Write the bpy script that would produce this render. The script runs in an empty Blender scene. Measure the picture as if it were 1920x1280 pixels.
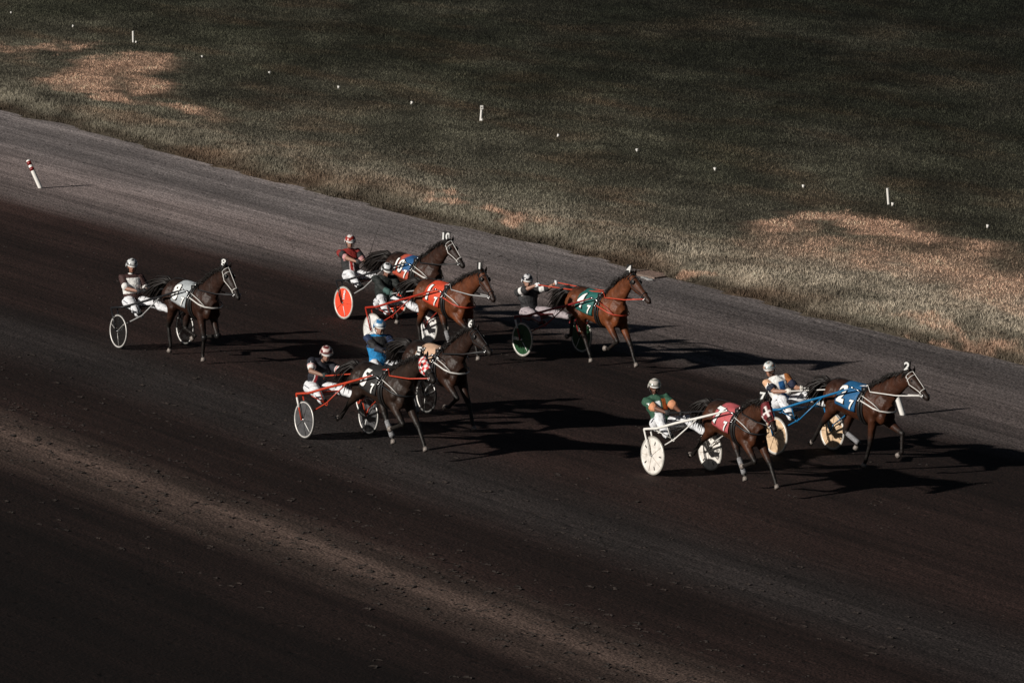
import bpy, bmesh, math, random
import numpy as np
from mathutils import Vector, Matrix
random.seed(7); rng = np.random.default_rng(11)
scene = bpy.context.scene
col = scene.collection
R = math.radians

# ------------------------------------------------------------------ camera, sky, sun
FPX = 9000.0                       # focal length in pixels of the 1920 px wide photograph
PITCH = math.atan(1690 / FPX)
CAMZ = 18.3
cd = bpy.data.cameras.new('camera'); cam = bpy.data.objects.new('camera', cd); col.objects.link(cam)
cd.sensor_width = 36; cd.lens = FPX / 1920 * 36; cd.clip_start = 1; cd.clip_end = 6000
cam.location = (0, 0, CAMZ); cam.rotation_euler = (math.pi / 2 - PITCH, 0, 0)
scene.camera = cam
SUN_EL = R(24); SH = Vector((0.85, 0.53, 0)).normalized()
w = bpy.data.worlds.new("World"); scene.world = w; w.use_nodes = True
nt = w.node_tree; bg = nt.nodes['Background']; sky = nt.nodes.new('ShaderNodeTexSky')
sky.sky_type = 'NISHITA'; sky.sun_disc = False; sky.sun_elevation = SUN_EL
sky.sun_rotation = math.atan2(-SH.x, -SH.y)
nt.links.new(sky.outputs[0], bg.inputs[0]); bg.inputs[1].default_value = 0.014
sl = bpy.data.lights.new('sun', 'SUN'); sun = bpy.data.objects.new('sun', sl); col.objects.link(sun)
sl.energy = 4.4; sl.angle = R(0.9); sl.color = (1, .94, .86)
sdir = Vector((SH.x * math.cos(SUN_EL), SH.y * math.cos(SUN_EL), -math.sin(SUN_EL)))
sun.rotation_euler = sdir.to_track_quat('-Z', 'Y').to_euler(); sun.location = (-60, -30, 50)
vs = scene.view_settings; vs.view_transform = 'Standard'; vs.look = 'None'; vs.exposure = 0; vs.gamma = 1

# ------------------------------------------------------------------ lie of the land
PSI = R(33.5)                      # the track runs this far off the camera's axis
TX, TY = math.sin(PSI), -math.cos(PSI)      # along the track (s), the way the horses go
NX, NY = math.cos(PSI), math.sin(PSI)       # across the track (u), towards the infield
BANK = 0.06; UE = 61.0
def zu(u): return -BANK * (np.minimum(u, UE) - 49)
def su(s, u, dz=0): return Vector((s * TX + u * NX, s * TY + u * NY, float(zu(u)) + dz))
def at(px, py):
    """ground point that the photograph shows at this pixel -> s, u"""
    d = Vector(((px - 960) / FPX, math.cos(PITCH) + (640 - py) / FPX * math.sin(PITCH), -math.sin(PITCH) + (640 - py) / FPX * math.cos(PITCH)))
    z = 0.0
    for _ in range(30):
        P = d * ((CAMZ - z) / -d.z); z = float(zu(P.x * NX + P.y * NY))
    return P.x * TX + P.y * TY, P.x * NX + P.y * NY
def rigmat(s, u, yaw_deg):
    g = BANK if u < UE else 0
    return Matrix.Translation(su(s, u)) @ Matrix.Rotation(R(yaw_deg) - math.pi / 2, 4, 'Z') @ Matrix.Rotation(-math.atan(g), 4, 'X')

# ------------------------------------------------------------------ materials
def node(nt, t, **k):
    n = nt.nodes.new(t)
    for a, b in k.items(): setattr(n, a, b)
    return n
def mat(name, c=(.5, .5, .5), rough=.6, metal=0, var=.25, scale=14, bump=.0, bscale=60, attr=False, spec=.5, alpha=1, dirt=0):
    m = bpy.data.materials.new(name); m.use_nodes = True; nt = m.node_tree; b = nt.nodes['Principled BSDF']
    L = nt.links.new
    tc = node(nt, 'ShaderNodeTexCoord'); nz = node(nt, 'ShaderNodeTexNoise'); nz.inputs['Scale'].default_value = scale; nz.inputs['Detail'].default_value = 5
    L(tc.outputs['Object'], nz.inputs['Vector'])
    mr = node(nt, 'ShaderNodeMapRange'); mr.inputs[1].default_value = .3; mr.inputs[2].default_value = .7
    mr.inputs[3].default_value = 1 - var; mr.inputs[4].default_value = 1 + var
    L(nz.outputs[0], mr.inputs[0])
    mx = node(nt, 'ShaderNodeVectorMath', operation='SCALE')
    if attr:
        at_ = node(nt, 'ShaderNodeAttribute', attribute_name='Col'); L(at_.outputs['Color'], mx.inputs[0])
    else: mx.inputs[0].default_value = c
    L(mr.outputs[0], mx.inputs['Scale'])
    src = mx.outputs[0]
    if dirt:
        n3 = node(nt, 'ShaderNodeTexNoise'); n3.inputs['Scale'].default_value = 9; n3.inputs['Detail'].default_value = 8; L(tc.outputs['Object'], n3.inputs['Vector'])
        m3 = node(nt, 'ShaderNodeMapRange'); m3.inputs[1].default_value = .5; m3.inputs[2].default_value = .72; m3.inputs[3].default_value = 0; m3.inputs[4].default_value = dirt; L(n3.outputs[0], m3.inputs[0])
        mc = node(nt, 'ShaderNodeMix', data_type='RGBA'); L(m3.outputs[0], mc.inputs[0]); L(src, mc.inputs[6]); mc.inputs[7].default_value = (.10, .055, .03, 1)
        src = mc.outputs[2]
    L(src, b.inputs['Base Color'])
    b.inputs['Roughness'].default_value = rough; b.inputs['Metallic'].default_value = metal
    b.inputs['Specular IOR Level'].default_value = spec; b.inputs['Alpha'].default_value = alpha
    if bump:
        n2 = node(nt, 'ShaderNodeTexNoise'); n2.inputs['Scale'].default_value = bscale; n2.inputs['Detail'].default_value = 4
        L(tc.outputs['Object'], n2.inputs['Vector'])
        bp = node(nt, 'ShaderNodeBump'); bp.inputs['Strength'].default_value = 1; bp.inputs['Distance'].default_value = bump
        L(n2.outputs[0], bp.inputs['Height']); L(bp.outputs[0], b.inputs['Normal'])
    return m
M = {}
def mt(key, *a, **k):
    if key not in M: M[key] = mat(key, *a, **k)
    return M[key]
COAT = mt('horse_coat', attr=True, rough=.5, var=.35, scale=6, bump=.02, bscale=9, spec=.25)
HAIR = mt('mane_hair', (.012, .009, .008), rough=.5, var=.5, scale=30, spec=.4)
SKIN = mt('skin', attr=True, rough=.5, var=.15, scale=20)
CLOTH = mt('driver_cloth', attr=True, rough=.75, var=.12, scale=25, bump=.02, bscale=14)
VCOL = mt('printed_cloth', attr=True, rough=.6, var=.12, scale=20, bump=.008, bscale=18)
BLACK = mt('black_leather', (.012, .011, .011), rough=.45, var=.4)
STEEL = mt('chrome_steel', (.6, .6, .6), rough=.3, metal=1, var=.2)
RIMM = mt('aluminium_rim', (.72, .70, .67), rough=.45, metal=.3, var=.15)
TYRE = mt('tyre_rubber', (.03, .03, .03), rough=.8)
WHITE = mt('white_paint', (.8, .78, .74), rough=.4, var=.06)
DIGIT = mt('white_digit', (.88, .88, .86), rough=.5, var=.03)
HOOF = mt('hoof_horn', (.22, .19, .17), rough=.5, var=.3, scale=30)
BAND = mt('bandage_wrap', (.20, .20, .21), rough=.8, var=.5, scale=40)
GLASS = mt('dark_lens', (.01, .01, .012), rough=.1)
PALETTE = dict(white=(.66, .64, .61), red=(.36, .03, .015), orange=(.48, .055, .025), blue=(.012, .15, .34), black=(.014, .014, .016),
               silver=(.35, .35, .35), maroon=(.16, .015, .02), tan=(.55, .38, .24), darkred=(.22, .02, .02))
def paint(n): return mt(n + '_paint', PALETTE[n], rough=.33, var=.12)
def strapm(n): return mt(n + '_strap', PALETTE[n], rough=.5, var=.15)

# ------------------------------------------------------------------ object helpers
def link(name, me, m=None, parent=None):
    o = bpy.data.objects.new(name, me); col.objects.link(o)
    if m and me is not None: me.materials.append(m)
    if parent: o.parent = parent
    return o
def tag(o, label, cat, group=None, kind=None):
    if label: o['label'] = label
    if cat: o['category'] = cat
    if group: o['group'] = group
    if kind: o['kind'] = kind
    return o
def empty(name, mw):
    o = bpy.data.objects.new(name, None); col.objects.link(o); o.empty_display_size = .3; o.matrix_world = mw; return o

class G:
    """collects shapes into one mesh"""
    def __init__(s): s.v = []; s.f = []; s.c = []
    def add(s, vs, fs, c=None):
        b = len(s.v); s.v += [tuple(v) for v in vs]; s.f += [tuple(b + i for i in f) for f in fs]
        s.c += [c or (1, 1, 1)] * len(vs); return s
    def loft(s, cs, ra, rb=None, side=(0, 1, 0), n=12, c=None):
        """rings along centres; ra = radius on the side axis, rb = radius on the other"""
        cs = [Vector(p) for p in cs]; rb = rb or ra; side = Vector(side); vs = []
        for i, p in enumerate(cs):
            t = (cs[min(i + 1, len(cs) - 1)] - cs[max(i - 1, 0)]).normalized()
            sd = side - t * side.dot(t)
            if sd.length < 1e-3: sd = Vector((1, 0, 0)) - t * t.x
            sd.normalize(); nn = t.cross(sd)
            for k in range(n):
                a = 2 * math.pi * k / n; vs.append(p + sd * math.cos(a) * ra[i] + nn * math.sin(a) * rb[i])
        fs = []
        for i in range(len(cs) - 1):
            for k in range(n):
                a = i * n + k; b = i * n + (k + 1) % n; fs.append((a, b, b + n, a + n))
        fs.append(tuple(range(n - 1, -1, -1))); q = (len(cs) - 1) * n; fs.append(tuple(range(q, q + n)))
        return s.add(vs, fs, c)
    def tube(s, pts, r, n=6, c=None):
        rr = [r] * len(pts) if not isinstance(r, (list, tuple)) else list(r)
        return s.loft(pts, rr, None, (0, 0, 1), n, c) if abs((Vector(pts[-1]) - Vector(pts[0])).normalized().z) < .9 else s.loft(pts, rr, None, (0, 1, 0), n, c)
    def cap(s, a, b, ra, rb, n=12, c=None):
        a = Vector(a); b = Vector(b); t = (b - a); t = t.normalized() if t.length > 1e-6 else Vector((0, 0, 1)); cs = []; r = []
        for q in (80, 50, 25): cs.append(a - t * ra * math.sin(R(q))); r.append(ra * math.cos(R(q)))
        cs += [a, b]; r += [ra, rb]
        for q in (25, 50, 80): cs.append(b + t * rb * math.sin(R(q))); r.append(rb * math.cos(R(q)))
        return s.loft(cs, r, None, (0, 1, 0), n, c)
    def ell(s, p, r, rot=None, n=14, c=None):
        p = Vector(p); vs = []; fs = []; m = n // 2; rot = rot or Matrix.Identity(3)
        for i in range(m + 1):
            th = math.pi * (i + .001) / (m + .002)
            for k in range(n):
                a = 2 * math.pi * k / n
                vs.append(p + rot @ Vector((r[0] * math.sin(th) * math.cos(a), r[1] * math.sin(th) * math.sin(a), r[2] * math.cos(th))))
        for i in range(m):
            for k in range(n):
                a = i * n + k; b = i * n + (k + 1) % n; fs.append((a, a + n, b + n, b))
        fs.append(tuple(range(n))); fs.append(tuple(range(m * n + n - 1, m * n - 1, -1)))
        return s.add(vs, fs, c)
    def box(s, p, h, rot=None, c=None):
        p = Vector(p); rot = rot or Matrix.Identity(3)
        vs = [p + rot @ Vector((x * h[0], y * h[1], z * h[2])) for x in (-1, 1) for y in (-1, 1) for z in (-1, 1)]
        return s.add(vs, [(0, 1, 3, 2), (4, 6, 7, 5), (0, 4, 5, 1), (2, 3, 7, 6), (0, 2, 6, 4), (1, 5, 7, 3)], c)
    def ring(s, R0, r, n=40, m=8, y=0, c=None, cen=(0, 0, 0)):
        vs = []; fs = []
        for i in range(n):
            a = 2 * math.pi * i / n
            for k in range(m):
                b = 2 * math.pi * k / m; q = R0 + r * math.cos(b)
                vs.append((cen[0] + q * math.cos(a), cen[1] + y + r * math.sin(b), cen[2] + q * math.sin(a)))
        for i in range(n):
            for k in range(m):
                fs.append((i * m + k, i * m + (k + 1) % m, ((i + 1) % n) * m + (k + 1) % m, ((i + 1) % n) * m + k))
        return s.add(vs, fs, c)
    def mesh(s, name, smooth=True, colour=False):
        me = bpy.data.meshes.new(name); me.from_pydata(s.v, [], s.f); me.update()
        bm = bmesh.new(); bm.from_mesh(me); bmesh.ops.recalc_face_normals(bm, faces=bm.faces); bm.to_mesh(me); bm.free()
        if smooth: me.shade_smooth()
        if colour: setcol(me, np.array(s.c))
        return me
    def obj(s, name, m, parent=None, smooth=True, colour=False): return link(name, s.mesh(name, smooth, colour), m, parent)
def setcol(me, c):
    a = me.color_attributes.new('Col', 'FLOAT_COLOR', 'POINT'); c = np.asarray(c, float)
    a.data.foreach_set('color', np.concatenate([c, np.ones((len(c), 1))], 1).ravel().astype(np.float32))
def blob(g, name, voxel, it=4, fac=.6):
    """fuse overlapping closed shapes into one continuous skin"""
    me = g.mesh(name, False); o = bpy.data.objects.new(name, me); col.objects.link(o)
    a = o.modifiers.new('r', 'REMESH'); a.mode = 'VOXEL'; a.voxel_size = voxel; a.use_smooth_shade = True
    b = o.modifiers.new('s', 'SMOOTH'); b.factor = fac; b.iterations = it
    dg = bpy.context.evaluated_depsgraph_get()
    out = bpy.data.meshes.new_from_object(o.evaluated_get(dg)); bpy.data.objects.remove(o); bpy.data.meshes.remove(me)
    out.name = name; out.shade_smooth(); return out
def coords(me):
    a = np.empty(len(me.vertices) * 3, np.float32); me.vertices.foreach_get('co', a); return a.reshape(-1, 3).astype(float)
def nearest(P, segs):
    """segs: (a, b, radius) -> index of the nearest one (surface distance) and the parameter along it"""
    best = np.full(len(P), 1e9); idx = np.zeros(len(P), int); tt = np.zeros(len(P))
    for i, (a, b, r) in enumerate(segs):
        a = np.array(a, float); b = np.array(b, float); d = b - a
        t = np.clip(((P - a) @ d) / (d @ d + 1e-9), 0, 1); q = np.linalg.norm(P - a - t[:, None] * d, axis=1) - r
        k = q < best; best[k] = q[k]; idx[k] = i; tt[k] = t[k]
    return idx, tt
def ik(a, b, l1, l2, pole):
    a = Vector(a); b = Vector(b); d = b - a; L = min(d.length, (l1 + l2) * .995); L = max(L, abs(l1 - l2) * 1.02); t = d.normalized()
    x = (L * L + l1 * l1 - l2 * l2) / (2 * L); h = math.sqrt(max(l1 * l1 - x * x, 0))
    p = Vector(pole); p = (p - t * p.dot(t)).normalized()
    return a + t * x + p * h, a + t * L
_txt = {}
def text_geo(body, bold=.02):
    """letters as triangles, height 1, centred, cut into a fine grid so they can bend"""
    if (body, bold) in _txt: return _txt[(body, bold)]
    cu = bpy.data.curves.new('t', 'FONT'); cu.body = body; cu.size = 1; cu.offset = bold; cu.align_x = 'CENTER'; cu.resolution_u = 3
    if len(body) > 1: cu.space_character = 1.02
    o = bpy.data.objects.new('t', cu); col.objects.link(o); dg = bpy.context.evaluated_depsgraph_get()
    me = bpy.data.meshes.new_from_object(o.evaluated_get(dg)); bpy.data.objects.remove(o)
    bm = bmesh.new(); bm.from_mesh(me); bpy.data.meshes.remove(me); bpy.data.curves.remove(cu)
    bmesh.ops.remove_doubles(bm, verts=bm.verts, dist=1e-4)
    bmesh.ops.triangulate(bm, faces=bm.faces)
    for ax, lo, hi in ((0, -1, 1), (1, -.2, 1)):
        for q in np.arange(lo, hi, .12):
            bmesh.ops.bisect_plane(bm, geom=bm.verts[:] + bm.edges[:] + bm.faces[:], plane_co=(q if ax == 0 else 0, q if ax else 0, 0), plane_no=(1 - ax, ax, 0), dist=1e-5)
    bm.verts.index_update(); v = np.array([p.co[:2] for p in bm.verts]); f = [tuple(q.index for q in p.verts) for p in bm.faces]; bm.free()
    h = .72; v = (v - np.array([(v[:, 0].min() + v[:, 0].max()) / 2, h / 2])) / h
    _txt[(body, bold)] = (v, f); return v, f
def text_obj(name, body, mapf, m, parent, bold=.02, size=1):
    """mapf(u, v) -> point on a surface"""
    v, f = text_geo(body, bold); me = bpy.data.meshes.new(name)
    me.from_pydata([tuple(mapf(a * size, b * size)) for a, b in v], [], f); me.update(); return link(name, me, m, parent)

# ------------------------------------------------------------------ noise for scattered colour
def vnoise(x, y, seed=0):
    xi = np.floor(x).astype(int); yi = np.floor(y).astype(int); fx = x - xi; fy = y - yi; fx = fx * fx * (3 - 2 * fx); fy = fy * fy * (3 - 2 * fy)
    def h(i, j):
        q = (i * 374761393 + j * 668265263 + seed * 974634777) & 0xffffffff; q = ((q ^ (q >> 13)) * 1274126177) & 0xffffffff
        return ((q ^ (q >> 16)) & 0xffff) / 65535.0
    return (h(xi, yi) * (1 - fx) + h(xi + 1, yi) * fx) * (1 - fy) + (h(xi, yi + 1) * (1 - fx) + h(xi + 1, yi + 1) * fx) * fy
def fbm(x, y, seed=0, o=4):
    t = 0; a = .5
    for k in range(o): t = t + a * vnoise(x * 2 ** k, y * 2 ** k, seed + k); a *= .5
    return t / (1 - .5 ** o)

# ------------------------------------------------------------------ the ground
ROT = Matrix.Rotation(PSI - math.pi / 2, 4, 'Z')     # local x = s, local y = u
def edge_u(s): return 63.3 + .55 * (fbm(s * .11, s * 0 + 3, 5) - .5) * 2 + .35 * (fbm(s * .9, s * 0 + 9, 8) - .5) * 2
def berm(s, u):
    d = u - edge_u(s)
    b = .16 * np.exp(-((d - 1.6) / 1.3) ** 2) * (.6 + .8 * fbm(s * .2, u * .2, 31)) + .05 * np.clip(d, 0, 1.0)
    return np.where(d > 0, b, 0) + .10 * (fbm(s * .16, u * .3, 12) - .5) * np.clip(d, 0, 1) + .05 * (fbm(s * .6, u * .9, 14) - .5) * np.clip(d, 0, 1)
def grid(name, ss, uu, hf, m):
    S, U = np.meshgrid(ss, uu, indexing='ij'); Z = hf(S, U); v = np.stack([S, U, Z], -1).reshape(-1, 3)
    a = np.arange(len(ss) * len(uu)).reshape(len(ss), len(uu)); q = np.stack([a[:-1, :-1], a[1:, :-1], a[1:, 1:], a[:-1, 1:]], -1).reshape(-1, 4)
    me = bpy.data.meshes.new(name); me.from_pydata(v.tolist(), [], q.tolist()); me.update(); me.shade_smooth()
    o = link(name, me, m); o.matrix_world = ROT; return o, v
def track_mat():
    m = bpy.data.materials.new('stone_dust'); m.use_nodes = True; nt = m.node_tree; b = nt.nodes['Principled BSDF']; L = nt.links.new
    tc = node(nt, 'ShaderNodeTexCoord'); sp = node(nt, 'ShaderNodeSeparateXYZ'); L(tc.outputs['Object'], sp.inputs[0])
    def noise(sc, sx=1, sy=1, det=4):
        mp = node(nt, 'ShaderNodeMapping'); mp.inputs['Scale'].default_value = (sx, sy, 1); L(tc.outputs['Object'], mp.inputs[0])
        n = node(nt, 'ShaderNodeTexNoise'); n.inputs['Scale'].default_value = sc; n.inputs['Detail'].default_value = det; L(mp.outputs[0], n.inputs['Vector']); return n.outputs[0]
    def math_(op, a, b_, c=None):
        n = node(nt, 'ShaderNodeMath', operation=op)
        for i, q in enumerate((a, b_, c)):
            if q is None: continue
            if isinstance(q, (int, float)): n.inputs[i].default_value = q
            else: L(q, n.inputs[i])
        return n.outputs[0]
    wob = math_('MULTIPLY_ADD', noise(.10, .5, 1.2), 1.5, -.75)
    wob2 = math_('MULTIPLY_ADD', noise(1.1, .35, 1.5, 6), .7, -.35)
    u = math_('ADD', math_('ADD', sp.outputs[1], wob), wob2)
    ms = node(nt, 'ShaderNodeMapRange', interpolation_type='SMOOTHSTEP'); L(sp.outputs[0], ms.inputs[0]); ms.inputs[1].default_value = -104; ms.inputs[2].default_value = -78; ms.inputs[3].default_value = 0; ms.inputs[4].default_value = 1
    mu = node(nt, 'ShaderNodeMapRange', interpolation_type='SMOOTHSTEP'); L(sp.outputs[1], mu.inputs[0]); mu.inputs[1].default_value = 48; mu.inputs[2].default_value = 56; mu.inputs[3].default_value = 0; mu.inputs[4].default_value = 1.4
    falloff = math_('MULTIPLY', ms.outputs[0], mu.outputs[0]); u = math_('SUBTRACT', u, falloff); dimmed = math_('MULTIPLY_ADD', falloff, -.36, 1.0)  # lane dims along its length: edge of the floodlight pool painted into the colour
    mr = node(nt, 'ShaderNodeMapRange'); mr.inputs[1].default_value = 30; mr.inputs[2].default_value = 66; L(u, mr.inputs[0])
    rp = node(nt, 'ShaderNodeValToRGB'); L(mr.outputs[0], rp.inputs[0])
    stops = [(30, .004, 0), (35.5, .006, 0), (37.6, .012, 0), (38.6, .05, 3), (39.4, .10, 3), (40.1, .04, 3), (40.8, .015, 0), (43.0, .013, 0), (44.4, .028, 1), (45.4, .028, 1),  # outermost near-black stops hold the floodlight falloff as colour
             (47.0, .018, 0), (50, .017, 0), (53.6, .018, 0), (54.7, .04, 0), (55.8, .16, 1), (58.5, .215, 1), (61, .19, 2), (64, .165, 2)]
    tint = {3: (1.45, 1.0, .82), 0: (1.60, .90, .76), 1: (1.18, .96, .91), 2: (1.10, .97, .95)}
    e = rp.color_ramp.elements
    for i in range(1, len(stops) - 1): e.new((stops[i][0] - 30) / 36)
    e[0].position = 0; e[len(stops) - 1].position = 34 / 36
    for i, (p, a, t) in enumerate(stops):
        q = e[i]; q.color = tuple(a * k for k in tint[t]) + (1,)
    # groomed streaks along the track, blotches, grit
    st = math_('MULTIPLY', math_('MULTIPLY_ADD', noise(.9, .03, 1.0, 3), 1.9, .05), math_('MULTIPLY_ADD', noise(5.5, .022, 1.0, 4), 1.3, .35))
    bl = math_('MULTIPLY_ADD', noise(.5, .5, 1.1, 6), 1.1, .45)
    gr = math_('MULTIPLY_ADD', noise(26, 1, 1, 3), 4.2, -1.1)
    dots = math_('MAXIMUM', gr, .25)
    k = math_('MULTIPLY', math_('MULTIPLY', math_('MULTIPLY', st, bl), dots), dimmed)
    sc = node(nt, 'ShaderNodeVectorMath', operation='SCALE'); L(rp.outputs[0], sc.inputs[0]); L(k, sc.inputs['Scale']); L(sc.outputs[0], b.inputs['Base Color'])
    b.inputs['Roughness'].default_value = .95; b.inputs['Specular IOR Level'].default_value = .15
    vo = node(nt, 'ShaderNodeTexVoronoi'); vo.inputs['Scale'].default_value = 1.5; vo.feature = 'F1'
    mpv = node(nt, 'ShaderNodeMapping'); mpv.inputs['Scale'].default_value = (1.0, 1.3, 1); L(tc.outputs['Object'], mpv.inputs[0]); L(mpv.outputs[0], vo.inputs['Vector'])
    pit = math_('MINIMUM', math_('MULTIPLY', vo.outputs[0], 5.5), 1.0)
    hsum = math_('ADD', math_('MULTIPLY', noise(20, 1, 1, 3), .018), math_('MULTIPLY', noise(4, .8, 1, 4), .020))
    hsum = math_('ADD', hsum, math_('MULTIPLY', pit, .022))
    hsum = math_('ADD', hsum, math_('MULTIPLY', noise(2.5, .03, 1.6, 3), .012))
    bp = node(nt, 'ShaderNodeBump'); bp.inputs['Strength'].default_value = 1; bp.inputs['Distance'].default_value = 1; L(hsum, bp.inputs['Height']); L(bp.outputs[0], b.inputs['Normal'])
    return m
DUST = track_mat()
def h_track(S, U): return zu(np.minimum(U, UE)) + .03 * (fbm(S * .15, U * .4, 40) - .5) - 0.0
ss = np.concatenate([np.linspace(-900, -170, 24), np.arange(-165, -40, .8), np.linspace(-36, 400, 30)])
uu = np.concatenate([np.linspace(-260, 20, 20), np.arange(24, 66, .6)])
tr, _ = grid('track', ss, uu, h_track, DUST); tag(tr, 'dark harness racing track of moist stone dust with a paler dry lane by the grass, floodlight falloff painted in', 'track', kind='structure')

# dry patches: where the photograph shows them (centre, half widths in pixels, slope), turned into places on the infield
PATCH = [(150, 152, 70, 20, .0, 1), (225, 128, 65, 14, .05, 1), (285, 162, 55, 12, .1, .9), (190, 187, 100, 10, .12, 1), (335, 208, 75, 9, .18, .7), (140, 91, 32, 7, -.2, .9), (95, 99, 50, 7, -.05, .7), (25, 103, 50, 6, .12, .6),
         (1430, 431, 55, 14, -.05, .9), (1515, 415, 65, 16, -.1, 1), (1565, 424, 45, 9, 0, 1.25), (1640, 428, 65, 13, .05, 1), (1705, 447, 55, 12, .15, .9), (1560, 472, 160, 24, .1, .62), (1720, 492, 160, 30, .15, .66), (1885, 535, 80, 32, .1, .75),
         (1830, 470, 70, 14, .1, .5), (960, 426, 48, 8, .22, .95), (850, 391, 35, 5, .15, .75), (1312, 521, 45, 6, .1, .7), (1755, 632, 100, 9, .25, .6), (1880, 655, 50, 7, .2, .5)]
PC = []
for cx, cy, hx, hy, sl, k in PATCH:
    s_, u_ = at(cx, cy); X, Y = s_ * TX + u_ * NX, s_ * TY + u_ * NY; sc = FPX / math.hypot(Y, CAMZ); fo = (CAMZ + .7) / math.hypot(Y, CAMZ)
    PC.append((X, Y, hx / sc, hy / sc / fo, -sl / fo, k))
def dryness(s, u):
    x0 = s * TX + u * NX; y0 = s * TY + u * NY; wx = x0 + 1.6 * (fbm(x0 * .5, y0 * .25, 61) - .5) + .7 * (fbm(x0 * 2.4, y0 * .9, 66) - .5); wy = y0 + 4.0 * (fbm(x0 * .45, y0 * .3, 62) - .5) + 3.2 * (fbm(x0 * 1.9, y0 * .7, 67) - .5); d = 0 * s
    for X, Y, a, b, sl, k in PC:
        x = wx - X; y = wy - Y - sl * x; d = np.maximum(d, k * np.clip(1.5 - np.sqrt((x / a) ** 2 + (y / b) ** 2), 0, 1))
    tx = fbm(x0 * 2.2 + 4, y0 * .55, 63, 5); return np.clip((d * 1.2 - .10) * np.clip(.2 + 2.3 * (tx - .2), 0, 1.4), 0, .9)
PALE = [(at(1740, 560), 8, 2.6, .9), (at(1400, 500), 7, 1.2, .55), (at(600, 315), 9, 1.0, .2), (at(1000, 400), 8, 1.2, .25), (at(1890, 610), 4, 1.6, .8)]
def grass_colour(s, u):
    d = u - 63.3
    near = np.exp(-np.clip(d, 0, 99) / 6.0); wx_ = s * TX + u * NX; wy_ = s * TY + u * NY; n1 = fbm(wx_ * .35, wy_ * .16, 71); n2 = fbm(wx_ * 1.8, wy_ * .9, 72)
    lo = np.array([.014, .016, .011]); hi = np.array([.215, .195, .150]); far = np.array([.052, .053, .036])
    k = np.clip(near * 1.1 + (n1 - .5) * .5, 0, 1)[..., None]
    dim = (np.exp(-np.clip(d - 13, 0, 99) / 10))[..., None]  # far grass fades to near black: floodlight falloff put into its colour
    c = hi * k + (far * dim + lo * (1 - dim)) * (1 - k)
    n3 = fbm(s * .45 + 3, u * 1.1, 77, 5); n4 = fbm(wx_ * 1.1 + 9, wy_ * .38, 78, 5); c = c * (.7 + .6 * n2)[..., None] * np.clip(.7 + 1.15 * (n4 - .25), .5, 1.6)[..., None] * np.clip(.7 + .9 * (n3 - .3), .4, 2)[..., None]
    br = np.clip((fbm(s * .35 + 7, u * .8, 75) - .5) * 3, 0, 1)[..., None]
    c = c * (1 - br) + c * np.array([1.25, .98, .9]) * br
    pl = 0 * s
    for (ps, pu), a, b, k in PALE: pl = np.maximum(pl, k * np.clip(1.4 - np.sqrt(((s - ps + 5 * (n1 - .5)) / a) ** 2 + ((u - pu + 4 * (n2 - .5)) / b) ** 2), 0, 1))
    pl = np.clip(pl * (.3 + 1.3 * fbm(wx_ * 1.1 + 5, wy_ * .5, 91)), 0, 1)[..., None]; c = c * (1 - pl) + np.array([.40, .345, .27]) * pl * (.55 + .9 * n2)[..., None]
    fr = np.clip(1 - np.abs(u - edge_u(s) - .1) / .5, 0, 1)[..., None]; c = c * (1 - fr * .75) + np.array([.035, .022, .014]) * fr * .75
    q = dryness(s, u)[..., None]; c = c * (1 - q) + np.array([.60, .385, .275]) * q * (.6 + .8 * n2)[..., None]
    return c
GROUND = mat('turf_soil', attr=True, rough=.95, var=.5, scale=9, bump=.05, bscale=7, spec=.1)
def h_in(S, U): return zu(U) + np.where(U > edge_u(S), .02 + berm(S, U), -.12)
uu2 = np.concatenate([np.arange(62.2, 66, .2), np.arange(66.2, 112, .5), np.linspace(116, 900, 30)])
inf, v = grid('infield', ss, uu2, h_in, GROUND); tag(inf, 'dark mown grass ground of the infield', 'ground', kind='structure')
setcol(inf.data, grass_colour(v[:, 0], v[:, 1]) * .6)

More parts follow.
